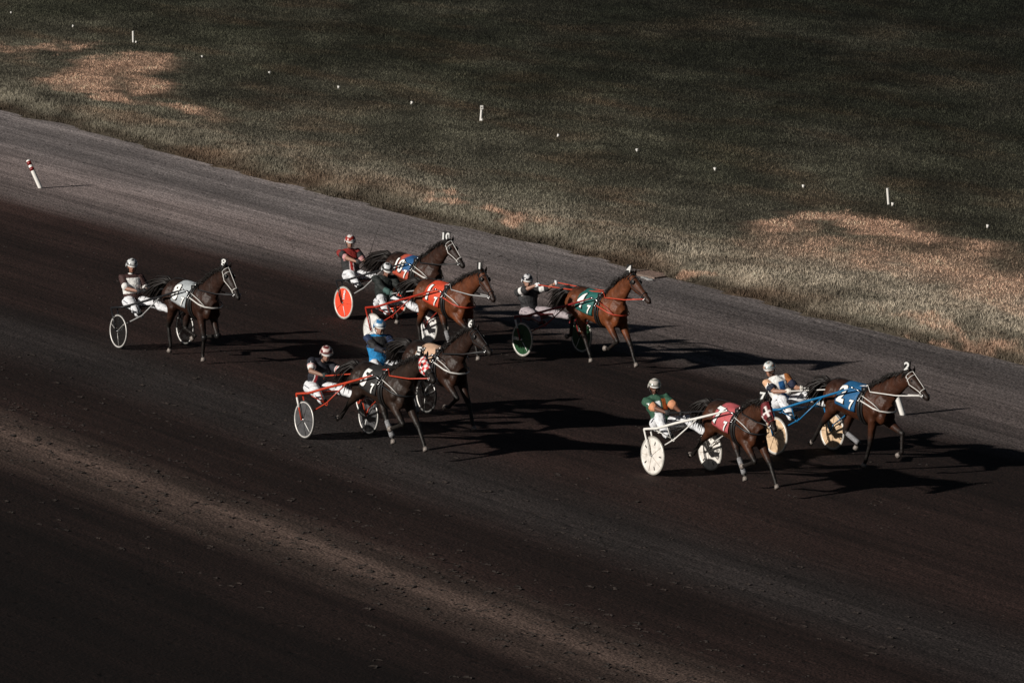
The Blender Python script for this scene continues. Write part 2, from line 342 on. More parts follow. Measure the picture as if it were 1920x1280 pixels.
def grass():
    N = 700000
    # spread over what the picture shows, with a margin
    s = rng.uniform(-158, -66, N * 3); u = 63 + 48 * rng.uniform(0, 1, N * 3) ** 1.25
    x = s * TX + u * NX; y = s * TY + u * NY; ok = (np.abs(x) < y * .1125 + 1.2) & (y < 168.5) & (u > edge_u(s) - .12); s = s[ok][:N]; u = u[ok][:N]
    ns = 9000; es = rng.uniform(-128, -72, ns * 5); s = np.concatenate([s, es]); u = np.concatenate([u, edge_u(es) + np.abs(rng.normal(0, .45, len(es))) - .1])
    n = len(s); d = u - edge_u(s)
    tuft = fbm(s * 2.2, u * 2.6, 81)
    h = rng.uniform(.02, .07, n) * (.4 + 1.2 * tuft) * (1 + 1.0 * np.exp(-np.clip(d, 0, 9) / 2.0)) * np.clip(.6 + d * 1.2, .5, 1)
    wd = rng.uniform(.005, .011, n) * (1 + (u - 63) * .012)
    az = rng.uniform(0, 2 * math.pi, n); le = rng.uniform(.1, .8, n) * h; la = rng.uniform(0, 2 * math.pi, n)
    z = h_in(s, u) - .01
    p0 = np.stack([s - wd * np.cos(az), u - wd * np.sin(az), z], 1); p1 = np.stack([s + wd * np.cos(az), u + wd * np.sin(az), z], 1)
    p2 = np.stack([s + le * np.cos(la), u + le * np.sin(la), z + h], 1)
    v = np.stack([p0, p1, p2], 1).reshape(-1, 3)
    me = bpy.data.meshes.new('grass'); me.vertices.add(3 * n); me.loops.add(3 * n); me.polygons.add(n)
    me.vertices.foreach_set('co', v.ravel().astype(np.float32)); me.loops.foreach_set('vertex_index', np.arange(3 * n, dtype=np.int32))
    me.polygons.foreach_set('loop_start', np.arange(0, 3 * n, 3, dtype=np.int32)); me.update(); me.validate()
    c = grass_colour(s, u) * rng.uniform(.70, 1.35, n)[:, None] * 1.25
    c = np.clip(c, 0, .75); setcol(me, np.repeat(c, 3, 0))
    gm = mat('grass_blades', attr=True, rough=.8, var=.1, spec=.15)
    o = link('grass', me, gm); o.matrix_world = ROT; tag(o, 'rough turf blades covering the infield, tallest along the track edge', 'grass', kind='stuff')
grass()
def clods():
    g = G(); n = 0; r = random.Random(5)
    zones = [(38.0, 41.5, -80, -52, 260), (41, 47, -84, -55, 170), (47, 55, -100, -60, 160), (36, 38, -80, -55, 20), (55, 62.5, -125, -75, 120)]
    ico = [(0, 0, 1)] + [(math.cos(a) * q, math.sin(a) * q, z) for q, z in ((.75, .55), (1, -.1)) for a in [k * math.pi / 3 for k in range(6)]]
    fc = [(0, 1 + k, 1 + (k + 1) % 6) for k in range(6)] + [(1 + k, 7 + k, 7 + (k + 1) % 6, 1 + (k + 1) % 6) for k in range(6)]
    for u0, u1, s0, s1, m in zones:
        for _ in range(m):
            s = r.uniform(s0, s1); u = r.uniform(u0, u1)
            k = r.randint(1, 3)
            for j in range(k):
                a = r.uniform(.012, .035); a2 = a * r.uniform(.5, 1.5); h = a * r.uniform(.3, .7); th = r.uniform(0, 6.28); cs, sn = math.cos(th), math.sin(th)
                x0 = s + r.gauss(0, .07); y0 = u + r.gauss(0, .05); z0 = float(h_track(np.array(x0), np.array(y0)))
                vs = []
                for (x, y, z) in ico:
                    x *= a * r.uniform(.8, 1.2); y *= a2 * r.uniform(.8, 1.2); vs.append((x0 + x * cs - y * sn, y0 + x * sn + y * cs, z0 + z * h))
                g.add(vs, fc)
    for u0, u1, s0, s1, m in ((37.6, 41.2, -80, -52, 420), (41.2, 47, -84, -55, 150), (35.5, 37.6, -80, -55, 45)):
        for _ in range(m):
            s = r.uniform(s0, s1); u = r.uniform(u0, u1) if r.random() < .4 else r.gauss((u0 + u1) / 2, (u1 - u0) / 5); z0 = float(h_track(np.array(s), np.array(u))); q = r.uniform(.05, .085); th = r.gauss(.2, .5); hh = r.uniform(.012, .028)
            pts = []; rr = []
            for i in range(7):
                a = th + math.pi * (-.1 + 1.2 * i / 6); pts.append((s + q * math.cos(a) * r.uniform(.9, 1.1), u + q * math.sin(a) * r.uniform(.9, 1.1), z0)); rr.append(max(.004, hh * math.sin(math.pi * (i + .3) / 6.6) * r.uniform(.6, 1.1)))
            g.loft(pts, [x * .8 for x in rr], rr, side=(1, .2, 0), n=6)
    o = g.obj('soil_clods', mt('damp_clod', (.024, .017, .014), rough=.95, var=.6, scale=3), None, False); o.matrix_world = ROT; tag(o, 'loose clods of soil thrown up around the hoof prints on the track', 'soil clods', kind='stuff')
clods()

# ------------------------------------------------------------------ horse
TOR = [(-.95, 1.27, .05, .06), (-.91, 1.27, .12, .16), (-.80, 1.25, .21, .25), (-.62, 1.245, .265, .305), (-.34, 1.225, .265, .31), (0, 1.19, .28, .325), (.25, 1.18, .27, .35), (.45, 1.20, .24, .37), (.62, 1.19, .215, .33), (.75, 1.16, .17, .25), (.83, 1.13, .10, .15)]
TA = np.array(TOR)
def tor(x): return [float(np.interp(x, TA[:, 0], TA[:, k])) for k in (1, 2, 3)]
def skinpt(x, th, off=0.0):
    """point on the barrel; th = 0 on the back, +90 deg on the camera's (right) side"""
    zc, ry, rz = tor(x); return Vector((x, -(ry + off) * math.sin(th), zc + (rz + off) * math.cos(th)))
def band(g, x0, x1, w, th0, th1, off, n=28, thick=.012, c=None):
    """a strap round the barrel, its x running from x0 to x1"""
    vs = []; fs = []
    for i in range(n + 1):
        t = i / n; th = R(th0 + (th1 - th0) * t); x = x0 + (x1 - x0) * t
        for dx, o in ((-w / 2, off), (w / 2, off), (w / 2, off + thick), (-w / 2, off + thick)): vs.append(skinpt(x + dx, th, o))
    for i in range(n):
        for k in range(4): fs.append((i * 4 + k, i * 4 + (k + 1) % 4, i * 4 + 4 + (k + 1) % 4, i * 4 + 4 + k))
    fs += [(0, 1, 2, 3), tuple(n * 4 + k for k in (3, 2, 1, 0))]
    g.add(vs, fs, c)

def horse(sp, mw):
    num = sp['num']; root = empty('horse', mw); tag(root, sp['horse_label'], 'horse', 'racing trotters in harness')
    P = Vector(sp['poll']); N = Vector(sp['nose']); g = G(); segs = []; names = []
    def seg(nm, a, b, ra, rb, draw=True, n=12):
        if draw: g.cap(a, b, ra, rb, n)
        segs.append((tuple(a), tuple(b), (ra + rb) / 2)); names.append(nm)
    g.loft([(x, 0, z) for x, z, a, b in TOR], [a for _, _, a, b in TOR], [b for _, _, a, b in TOR], n=24)
    segs.append(((-.7, 0, 1.24), (.7, 0, 1.18), .29)); names.append('torso')
    base = Vector((.46, 0, 1.28)); end = P + Vector((-.05, 0, -.10))
    mid = base.lerp(end, .5) + Vector((-.02, 0, .02 - sp.get('arch', 0)))
    q = [base + Vector((-.12, 0, -.06)), base.lerp(mid, .3), mid, mid.lerp(end, .55), end, end + (end - mid).normalized() * .05]
    g.loft(q, [.17, .145, .105, .085, .078, .05], [.33, .29, .205, .165, .135, .09], n=18)
    segs.append((tuple(base), tuple(mid), .2)); names.append('neck'); segs.append((tuple(mid), tuple(end), .13)); names.append('neck')
    # head
    ax = (N - P); HL = ax.length; ax.normalize(); side = Vector((0, 1, 0)); side = (side - ax * side.dot(ax)).normalized(); up = side.cross(ax) * -1
    if up.z < 0: up = -up
    hs = [(-.05, .045, .05), (.0, .075, .085), (.12, .088, .112), (.28, .093, .128), (.42, .080, .112), (.58, .062, .083), (.74, .053, .066), (.86, .056, .066), (.95, .050, .058), (1.0, .03, .036)]
    def hc(s): return P + ax * (s * HL) - up * (float(np.interp(s, [h[0] for h in hs], [h[2] for h in hs])) - .01)
    def hr(s): return [float(np.interp(s, [h[0] for h in hs], [h[k] for h in hs])) for k in (1, 2)]
    def hpt(s, th, off=0.0):      # th 0 = top of the nose, 90 = camera side
        a, b = hr(s); return hc(s) - side * ((a + off) * math.sin(th)) + up * ((b + off) * math.cos(th))
    g.loft([hc(h[0]) for h in hs], [h[1] for h in hs], [h[2] for h in hs], side=side, n=18)
    g.ell(hc(.2) - up * .045, (.10, .085, .075), None, 12)
    segs.append((tuple(hc(0)), tuple(hc(.6)), .09)); names.append('head'); segs.append((tuple(hc(.6)), tuple(hc(1)), .06)); names.append('muzzle')
    for sd in (-1, 1):
        e0 = P + side * sd * .05 + ax * .01 - up * .015; e1 = e0 + (Vector((-.25, 0, 1)) * .1 + up * .04 + side * sd * .018); em = e0.lerp(e1, .45) + side * sd * .006
        g.loft([e0, em, e1], [.03, .032, .006], [.022, .018, .005], side=side, n=8); segs.append((tuple(e0), tuple(e1), .02)); names.append('ear')
    # shoulder and haunch masses
    for sd in (-1, 1):
        y = sd * .12
        g.cap((.38, y * .9, 1.36), (.60, y * 1.15, 1.12), .13, .12); g.cap((.60, y * 1.1, 1.12), (.50, y * 1.2, .98), .12, .09); g.ell((.70, y * .8, 1.03), (.11, .09, .13))
        g.cap((-.58, y * 1.1, 1.31), (-.66, y * 1.15, 1.16), .17, .17)
    hooves = []; wraps = []; boots = []
    for k, (nm, sd) in enumerate((('FN', -1), ('FF', 1), ('HN', -1), ('HF', 1))):
        hx, hz, pa = sp['legs'][k]; y = sd * .135; H = Vector((hx, y * .9, hz)); pv = Vector((math.sin(R(pa)), 0, -math.cos(R(pa)))) * .145; F = H - pv
        if nm[0] == 'F':
            fe = max(0, min(1, (hx - .6) / .6)); E = Vector((.52 + .12 * fe, y * 1.08, .97 - .06 * fe)); K, F = ik(E, F, .47, .33, (1, 0, .15)); H = F + pv
            seg('upper', E, K, .094, .050); g.ell(K, (.05, .046, .06)); segs.append((tuple(K), tuple(F), .036)); names.append('lower'); g.cap(K, F, .042, .036, 10)
            g.cap(E + Vector((0, 0, .06)), E.lerp(K, .45), .1, .07)
        else:
            f = max(-.6, min(1, (hx + .6) / .7)); E = Vector((-.49 + .14 * f, y * 1.15, .98 + .02 * abs(f))); K, F = ik(E, F, .46, .40, (-1, 0, .25)); H = F + pv
            g.cap((-.63, y * 1.1, 1.22), E, .19, .125, 14); seg('upper', E, K, .115, .052); g.cap(E + Vector((-.07, 0, .04)), E.lerp(K, .5), .11, .065)
            g.ell(K, (.058, .045, .06)); g.cap(K + (K - F).normalized() * .03 + Vector((-.02, 0, 0)), K, .025, .04, 8); segs.append((tuple(K), tuple(F), .038)); names.append('lower'); g.cap(K, F, .044, .038, 10)
        g.ell(F, (.042, .038, .045)); seg('lower', F, F.lerp(H, .75), .034, .036, True, 10)
        hooves.append((F.lerp(H, .55), H, pv)); wraps.append((K, F))
    me = blob(g, 'body', .0135, 5, .55); Pn = coords(me); idx, tt = nearest(Pn, segs)
    nv = np.empty(len(Pn) * 3, np.float32); me.vertices.foreach_get('normal', nv); nv = nv.reshape(-1, 3)
    rel = .022 * (fbm(Pn[:, 0] * 6 + 2 * Pn[:, 2] + num, Pn[:, 2] * 4.5 + 9, 17, 3) - .5) + .010 * (fbm(Pn[:, 0] * 17 + num, Pn[:, 2] * 11 + Pn[:, 1] * 5, 19, 2) - .5)
    rel = rel * np.clip((Pn[:, 2] - .75) * 3, 0, 1) * np.clip((2.9 - Pn[:, 2] - Pn[:, 0] * .9) * 3, .15, 1); Pn = Pn + nv * rel[:, None]; me.vertices.foreach_set('co', Pn.ravel().astype(np.float32)); me.update()
    c = np.zeros((len(Pn), 3)); coat = np.array(sp['coat']) * np.array([.60, .46, .38]) * sp.get('ck', .72); dark = coat * .0 + np.array([.012, .010, .009])
    n1 = fbm(Pn[:, 0] * 5 + num, Pn[:, 2] * 5 + Pn[:, 1] * 4, 3)
    w_ = np.zeros(len(Pn))
    for i, nm in enumerate(names):
        k = idx == i
        if nm == 'upper': w_[k] = np.clip((tt[k] - .45) * 2.2, 0, 1)
        elif nm in ('lower', 'ear'): w_[k] = 1
        elif nm == 'muzzle': w_[k] = np.clip(.35 + tt[k], 0, .9)
        elif nm == 'head': w_[k] = .6
        elif nm == 'neck': w_[k] = .25
        elif nm == 'torso': w_[k] = np.clip((Pn[k, 2] - 1.32) * 3.4, 0, .75)
    ed = np.empty(len(me.edges) * 2, np.int32); me.edges.foreach_get('vertices', ed); ed = ed.reshape(-1, 2)
    for _ in range(14):
        s_ = w_.copy(); k_ = np.ones(len(w_)); np.add.at(s_, ed[:, 0], w_[ed[:, 1]]); np.add.at(s_, ed[:, 1], w_[ed[:, 0]]); np.add.at(k_, ed[:, 0], 1); np.add.at(k_, ed[:, 1], 1); w_ = s_ / k_
    w_ = np.clip(w_ + (n1 - .5) * .3, 0, 1)[:, None]
    c = coat * (.75 + .5 * n1)[:, None] * (1 - w_) + dark * w_
    setcol(me, c); link('body', me, COAT, root)
    for a, b, pv in hooves:
        t = pv.normalized(); gg = G(); c0 = b - t * .075; gg.loft([c0, b - t * .035, b], [.036, .046, .054], [.040, .050, .058], n=12); gg.obj('hoof', HOOF, root)
    for i in sp.get('wraps', ()):
        K, F = wraps[i]; gg = G(); a = K.lerp(F, .2); gg.loft([a, K.lerp(F, .3), K.lerp(F, .8), F, F + (F - K).normalized() * .03], [.045, .049, .048, .052, .044], n=12); gg.obj('leg_wrap', BAND, root)
    for i in sp.get('boots', ()):
        K, F = wraps[i]; gg = G(); d = (F - K).normalized(); gg.loft([K - d * .06, K - d * .02, K + d * .06], [.056, .060, .052], n=12); gg.obj('knee_boot', strapm('white') if sp.get('wboot') else BLACK, root)
    # eyes
    for sd in (1, -1):
        gg = G(); gg.ell(hpt(.27, R(62 * sd), -.004), (.02, .016, .02)); gg.obj('eye', GLASS, root)
    # mane and forelock
    gg = G(); r = random.Random(num)
    crest = [base + Vector((-.02, 0, .31)), base.lerp(mid, .4) + Vector((-.03, 0, .245)), mid + Vector((-.07, 0, .165)), mid.lerp(end, .55) + Vector((-.08, 0, .125)), P + Vector((-.06, 0, .0)), P + ax * .04]
    for _ in range(230):
        t = r.uniform(0, len(crest) - 1.001); i = int(t); p = crest[i].lerp(crest[i + 1], t - i) + Vector((r.gauss(0, .015), r.gauss(0, .018), -.02))
        L = r.uniform(.10, .24) * (1.1 if t < 3 else .6); sdv = r.choice((-1, -1, 1)) * r.uniform(.02, .10)
        a = p + Vector((-L * .3, sdv * .5, .05 * r.uniform(.2, 1.3))); b = p + Vector((-L * .75, sdv, -.01 + .03 * r.gauss(0, 1))); e = p + Vector((-L * 1.05, sdv * 1.3, -.07 + .05 * r.gauss(0, 1)))
        gg.loft([p, a, b, e], [.014, .013, .009, .002], [.006, .006, .005, .001], n=5)
    gg.obj('mane', HAIR, root)
    gg = G(); dock = Vector((-.93, 0, 1.41)); tl = sp.get('tail', .75)
    for _ in range(280):
        L = tl * r.uniform(.6, 1.15); y = r.gauss(0, .055); dz = r.gauss(0, .06)
        pts = [dock + Vector((.03, y * .3, dz * .3)), dock + Vector((-.10, y * .6, .02 + dz * .5)), dock + Vector((-L * .45, y * 1.2, -.06 + dz * .8)), dock + Vector((-L * .7, y * 1.5, -.16 + dz * 1.2)), dock + Vector((-L * .88, y * 1.8, -.30 + dz * 1.6))]
        gg.loft(pts, [.020, .026, .024, .016, .003], [.014, .018, .016, .010, .002], n=5)
    gg.obj('tail', HAIR, root)
    # harness
    gg = G(); band(gg, .26, .24, .07, -175, 175, .012, 40); band(gg, .32, .32, .035, -178, 178, .010, 40); gg.box(skinpt(.27, 0, .03), (.05, .09, .018)); gg.box(skinpt(.27, R(38), .025), (.05, .03, .05)); gg.box(skinpt(.27, R(-38), .025), (.05, .03, .05))
    pts = [skinpt(x, 0, .012) for x in (.23, .1, -.1, -.3, -.5, -.7)] + [Vector((-.90, 0, 1.46)), Vector((-.97, 0, 1.37))]
    gg.tube(pts, .011, 6); gg.obj('harness_saddle', BLACK, root)
    for sd in (1, -1):
        gg = G()
        gg.box(skinpt(.27, R(70 * sd), .035), (.014, .012, .03)); gg.tube([skinpt(.27, R(70 * sd), .03), skinpt(.27, R(74 * sd), .045), skinpt(.20, R(78 * sd), .05)], .009); gg.obj('buckle', STEEL, root)
        gg = G(); gg.ring(.022, .006, 12, 5, cen=tuple(skinpt(.27, R(28 * sd), .05))); gg.obj('rein_ring', STEEL, root)
    gg = G()
    br = [Vector((.30, -.29, 1.29)), Vector((.50, -.285, 1.24)), Vector((.64, -.275, 1.20)), Vector((.76, -.215, 1.165)), Vector((.85, -.10, 1.15))]
    br = br + [Vector((.875, 0, 1.145))] + [Vector((p.x, -p.y, p.z)) for p in reversed(br)]
    gg.loft(br, [.015] * len(br), [.006] * len(br), side=(0, 0, 1), n=8); gg.obj('breast_strap', strapm(sp['strap']), root)
    gg = G(); neckstrap = [Vector((.30, -.26, 1.38)), Vector((.60, -.25, 1.28)), Vector((.74, -.2, 1.18))]; gg.loft(neckstrap, [.009] * 3, [.004] * 3, side=(0, 0, 1), n=6)
    gg.obj('neck_strap', strapm(sp.get('strap2', 'white')), root)
    # bridle
    gg = G()
    def hring(s, w0, off, a0=-180, a1=180, tilt=0, n=26):
        return [hpt(s + tilt * math.cos(R(a0 + (a1 - a0) * i / n)), R(a0 + (a1 - a0) * i / n), off) for i in range(n + 1)]
    gg.tube(hring(.70, 0, .008), .0085, 6); gg.tube(hring(.16, 0, .008, -110, 110), .007, 6); gg.tube(hring(.04, 0, .010), .007, 6)
    for sd in (1, -1):
        gg.tube([hpt(.06, R(95 * sd), .012), hpt(.3, R(100 * sd), .012), hpt(.5, R(95 * sd), .012), hpt(.7, R(90 * sd), .014), hpt(.82, R(95 * sd), .012)], .008, 6)
    gg.tube([hpt(.02, 0, .012), hpt(.3, 0, .012), hpt(.55, 0, .012), hpt(.7, 0, .010)], .006, 6)
    gg.obj('bridle', strapm(sp['bridle']), root)
    gg = G()
    for sd in (1, -1): p = hpt(.84, R(92 * sd), .02); gg.ring(.028, .006, 14, 6, cen=tuple(p)); gg.tube([p, p + Vector((0, 0, -.07))], .006)
    gg.tube([hpt(.84, R(92), .02), hpt(.84, R(-92), .02)], .006); gg.obj('bit', STEEL, root)
    if sp.get('hood'):
        gg = G(); n = 28; ns = 16; vs = []; fs = []; cc = []
        for i in range(ns + 1):
            s = .02 + .52 * i / ns
            for k in range(n):
                a = -math.pi + 2 * math.pi * k / n; vs.append(hpt(s, a, .011))
                A = math.degrees(a)
                if sp['hood'] == 'check':
                    q = (int((s * HL) / .055 + (A + 180) / 45) % 2 == 0) ^ (int((A + 180) / 45) % 2 == 0) if False else ((int(s * HL / .06) + int((A + 180) / 40)) % 2 == 0)
                    cc.append((.6, .02, .02) if q else (.8, .78, .76))
                else:
                    cc.append((.75, .70, .68) if (abs(((A) % 90) - 45) < 7 and s > .18) or abs(s - .36) < .02 else (.13, .012, .016))
        for i in range(ns):
            for k in range(n):
                A = abs(math.degrees(-math.pi + 2 * math.pi * (k + .5) / n)); s = .02 + .52 * (i + .5) / ns
                if 45 < A < 80 and .20 < s < .34: continue
                fs.append((i * n + k, i * n + (k + 1) % n, (i + 1) * n + (k + 1) % n, (i + 1) * n + k))
        gg.add(vs, fs); gg.c = cc; o = gg.obj('hood', VCOL, root, True, True); md = o.modifiers.new('t', 'SOLIDIFY'); md.thickness = .006
    elif sp.get('blinker', True):
        for sd in (1, -1):
            gg = G(); cpt = hpt(.24, R(66 * sd), .02); gg.ell(cpt, (.055, .016, .05)); gg.obj('blinker', BLACK, root)
    if sp.get('roll'):
        gg = G(); gg.tube(hring(.60, 0, .028), .03, 8); gg.obj('shadow_roll', strapm(sp['roll']), root)
    # saddle cloth with numbers
    n = 26; ns = 8; vs = []; fs = []; cc = []; th = 112; cl = sp['cloth']
    def clothx(t, a): return -.30 + .53 * t + (.04 - .14 * abs(a) / 90) * (1 - .35 * t)
    def cpt(t, a, off=.020): return skinpt(clothx(t, a), R(a), off + (.006 * math.sin(a * .15 + t * 5)))
    for i in range(ns + 1):
        for k in range(n + 1):
            a = -th + 2 * th * k / n; t = i / ns; vs.append(cpt(t, a)); q = cl
            if sp.get('cloth2') and (t < .3 or abs(a) > 84): q = sp['cloth2']
            cc.append(q)
    for i in range(ns):
        for k in range(n): a = i * (n + 1) + k; fs.append((a, a + 1, a + n + 2, a + n + 1))
    gg = G(); gg.add(vs, fs); gg.c = cc; o = gg.obj('saddle_cloth', VCOL, root, True, True); md = o.modifiers.new('t', 'SOLIDIFY'); md.thickness = .005; md.offset = 0
    def cm(u0, a0, off, sd, slant=-.22):
        def f(uu, vv):
            a = a0 - math.degrees(vv / .30); x = u0 + uu * (1 if sd > 0 else -1) + slant * -vv
            return skinpt(x, R(a * sd), off + (.006 * math.sin(a * .15)))
        return f
    for sd in (1, -1):
        nm = str(num); wide = len(nm) > 1
        if sp.get('outline', True):
            text_obj('number_outline', nm, cm(-.225 if not wide else -.19, 66, .034, sd), BLACK, o, .075, .29 if not wide else .25); text_obj('number_outline', '7', cm(.065, 91, .034, sd), BLACK, o, .06, .15)
        text_obj('number', nm, cm(-.225 if not wide else -.19, 66, .038, sd), DIGIT, o, (.02 if num == 4 else .04) if not wide else .025, .29 if not wide else .25)
        text_obj('number', '7', cm(.065, 91, .038, sd), DIGIT, o, .03, .15)
    # head number: a folded plate standing on the poll
    gg = G(); top = P + Vector((-.09, 0, .085)); hn = []
    for sd in (-1, 1):
        nrm = Vector((.62, .785 * sd, 0)); tg = Vector((0, 0, 1)).cross(nrm) ; rot = Matrix((tg, nrm, Vector((0, 0, 1)))).transposed()
        cpos = top + Vector((.0, .045 * sd, 0)); wd = .055 if len(str(num)) == 1 else .085
        gg.box(cpos - nrm * .005, (wd, .004, .085), rot); hn.append((cpos, nrm, tg, sd))
    gg.tube([P + Vector((-.07, 0, -.05)), P + Vector((-.08, 0, .04))], .02); pl = gg.obj('head_number', BLACK, root, False)
    for cpos, nrm, tg, sd in hn:
        text_obj('digit', str(num), lambda a, b: cpos + nrm * .004 + tg * a + Vector((0, 0, b)), DIGIT, pl, .02 if num in (4, 8, 6) else .035, .145)
    # reins to the driver's hands
    gg = G(); inv = mw.inverted()
    for sd, hd in ((-1, sp['handN_w']), (1, sp['handF_w'])):
        h = inv @ hd; bt = hpt(.84, R(-92 * sd), .02); ring = Vector((.45, sd * .20, 1.47)); ter = Vector((.27, sd * .10, 1.555)); sag = Vector((0, 0, -.03))
        gg.loft([bt, bt.lerp(ring, .5) + sag, ring, ter, ter.lerp(h, .5) + Vector((0, sd * .02, -.02)), h, h + Vector((-.06, -sd * .02, -.07))], [.012] * 7, [.005] * 7, side=(0, 0, 1), n=6)
    gg.obj('reins', strapm(sp['rein']), root)
    gg = G(); gg.tube([hpt(.05, 0, .03), (P + base) / 2 + Vector((-.02, 0, .26)), skinpt(.27, 0, .05)], .006, 5); gg.obj('overcheck', BLACK, root)
    return root

# ------------------------------------------------------------------ sulky
WR = .355
def wheel(parent, y, sp, k):
    hub = G(); hub.loft([(0, -.045, 0), (0, -.03, 0), (0, .03, 0), (0, .045, 0)], [.014, .026, .026, .014], side=(1, 0, 0), n=12); w = hub.obj('wheel', STEEL, parent); w.location = (0, y, WR); w.rotation_euler = (0, R(17 + 61 * k + sp['num'] * 23), 0)
    t = G(); t.ring(WR - .014, .014, 48, 8); t.obj('tyre', mt('pale_tyre', (.30, .28, .25), rough=.7, var=.3) if sp.get('ptyre') else TYRE, w)
    t = G(); t.ring(WR - .034, .015, 48, 6); t.obj('rim', RIMM, w)
    disc = sp['disc']
    t = G(); r0 = WR - .04; n = 48; vs = []; fs = []
    for side_, h in ((1, .026), (-1, -.026)):
        b = len(vs); vs.append((0, h, 0)); vs += [(r0 * math.cos(2 * math.pi * i / n), .006 * side_, r0 * math.sin(2 * math.pi * i / n)) for i in range(n)]
        fs += [(b, b + 1 + i, b + 1 + (i + 1) % n) for i in range(n)]
    t.add(vs, fs); t.obj('wheel_disc', disc[0], w, False)
    # seams or spokes
    t = G()
    for i in range(disc[2]):
        a = 2 * math.pi * i / disc[2]; ca, sa = math.cos(a), math.sin(a)
        for s_ in (1, -1): t.tube([(.03 * ca, .029 * s_, .03 * sa), (r0 * .97 * ca, .010 * s_, r0 * .97 * sa)], disc[3], 4)
    if disc[2]: t.obj('spokes', disc[1], w)
    if sp.get('marks'):
        ta, la, word = sp['marks']; w.rotation_euler = (0, 0, 0) if k == 0 else (0, R(70), 0)
        t = G(); a = R(la); t.loft([(.07 * math.cos(a), -.026, .07 * math.sin(a)), (.29 * math.cos(a), -.014, .29 * math.sin(a))], [.009] * 2, [.004] * 2, side=(-math.sin(a), 0, math.cos(a)), n=6)
        t.obj('radial_mark', DIGIT, w)
        if word:
            b = R(ta); ex = Vector((math.cos(b), 0, math.sin(b))); fl = -1 if ex.x < -.3 else 1
            text_obj('disc_lettering', word, lambda p_, q_: ex * (.185 + fl * p_) + Vector((-math.sin(b), 0, math.cos(b))) * q_ * fl + Vector((0, -.026 - .0, 0)), DIGIT, w, .05, .055)
    if sp.get('slots'):
        t = G()
        for i in range(5):
            a = 2 * math.pi * (i + .5) / 5
            for s_ in (1, -1):
                rr = .235; rot = Matrix.Rotation(-a, 3, 'Y'); t.box((rr * math.cos(a), s_ * .0145, rr * math.sin(a)), (.032, .003, .010), rot)
        t.obj('disc_slots', BLACK, w)
    return w
def sulky(sp, mw, W):
    root = empty('sulky', mw); tag(root, sp['sulky_label'], 'sulky', 'two-wheeled race sulkies'); pm = paint(sp['frame']); H = W / 2
    for k, sd in enumerate((-1, 1)): wheel(root, sd * H, sp, k)
    A = Vector((-.24, 0, .80))
    for sd in (-1, 1):
        g = G(); y = sd * H
        g.tube([(0, y + sd * .06, WR), (-.24, y + sd * .05, .80)], .017, 8); g.tube([(0, y - sd * .06, WR), (-.20, y - sd * .07, .79)], .015, 8)
        g.tube([(0, y - .075, WR), (0, y + .075, WR)], .008, 6); g.tube([(-.24, y + sd * .05, .80), (-.22, y - sd * .08, .80)], .02, 8); fk = g.obj('wheel_fork', pm, root)
        if sp.get('decal'): g = G(); a_ = Vector((0, y + sd * .06, WR)); b_ = Vector((-.24, y + sd * .05, .80)); g.tube([a_.lerp(b_, .48), a_.lerp(b_, .86)], .0195, 8); g.obj('fork_decal', WHITE, fk)
        g = G(); tz = sp.get('tz', 1.44); tip = Vector((1.72, sd * .36, tz))
        p = [Vector((-.24, y + sd * .05, .80)), Vector((.0, y * .90, .845)), Vector((.45, sd * .52, .80 + (tz - .80) * .33)), Vector((.95, sd * .43, .80 + (tz - .80) * .59)), Vector((1.40, sd * .38, .80 + (tz - .80) * .83)), tip]
        g.loft(p, [.021, .024, .024, .023, .020, .014], n=10, side=(0, 0, 1)); g.obj('shaft', pm, root)
        g = G(); g.tube([(.10, y - sd * .07, .50), (.5, sd * .55, .74), (.95, sd * .43, .785 + (tz - .80) * .59)], .013, 8); g.tube([(0, y - sd * .06, WR), (.10, y - sd * .07, .50)], .012, 6); g.obj('stay', pm if sp['frame'] != 'black' else paint('silver'), root)
        g = G(); g.loft([tip, tip + Vector((-.08, -sd * .02, -.01))], [.02, .024], n=8, side=(0, 0, 1)); g.tube([tip, Vector((1.82, sd * .33, tz - .03)), Vector((1.90, sd * .31, tz - .07))], .010); g.obj('shaft_coupling', STEEL, root)
        ft = Vector((.16, sd * .37, .70)); g = G()
        g.tube([(.25, sd * .545, .90), (.20, sd * .42, .70), (.20, sd * .33, .66), (.16, sd * .30, .68)], .010, 6); g.ring(.05, .009, 16, 6, cen=tuple(ft + Vector((.02, -sd * .02, -.02)))); g.tube([(-.12, sd * .62, .835), (.22, sd * .42, .69)], .009, 6); g.obj('stirrup', pm, root)
    g = G(); pts = [Vector((-.24, y, .80 + .0 * abs(y))) for y in np.linspace(-H, H, 7)]; g.tube(pts, .020, 8)
    hx, hz = sp['hip']; hz -= .05; st = Vector((hx + .02, 0, hz - .135))
    for sd in (-1, 1): g.tube([(-.24, sd * .30, .80), (hx + .12, sd * .13, st.z - .01), (hx - .08, sd * .10, st.z - .005)], .013, 6)
    g.tube([(-.24, 0, .80), (hx, 0, st.z - .02)], .014, 6); g.obj('crossbar', pm, root)
    g = G(); g.loft([st + Vector((-.16, 0, .03)), st + Vector((-.13, 0, .01)), st + Vector((-.02, 0, 0)), st + Vector((.12, 0, 0)), st + Vector((.17, 0, -.005))], [.10, .15, .16, .13, .06], [.02, .026, .026, .022, .012], n=14); g.obj('seat', BLACK, root)
    return root

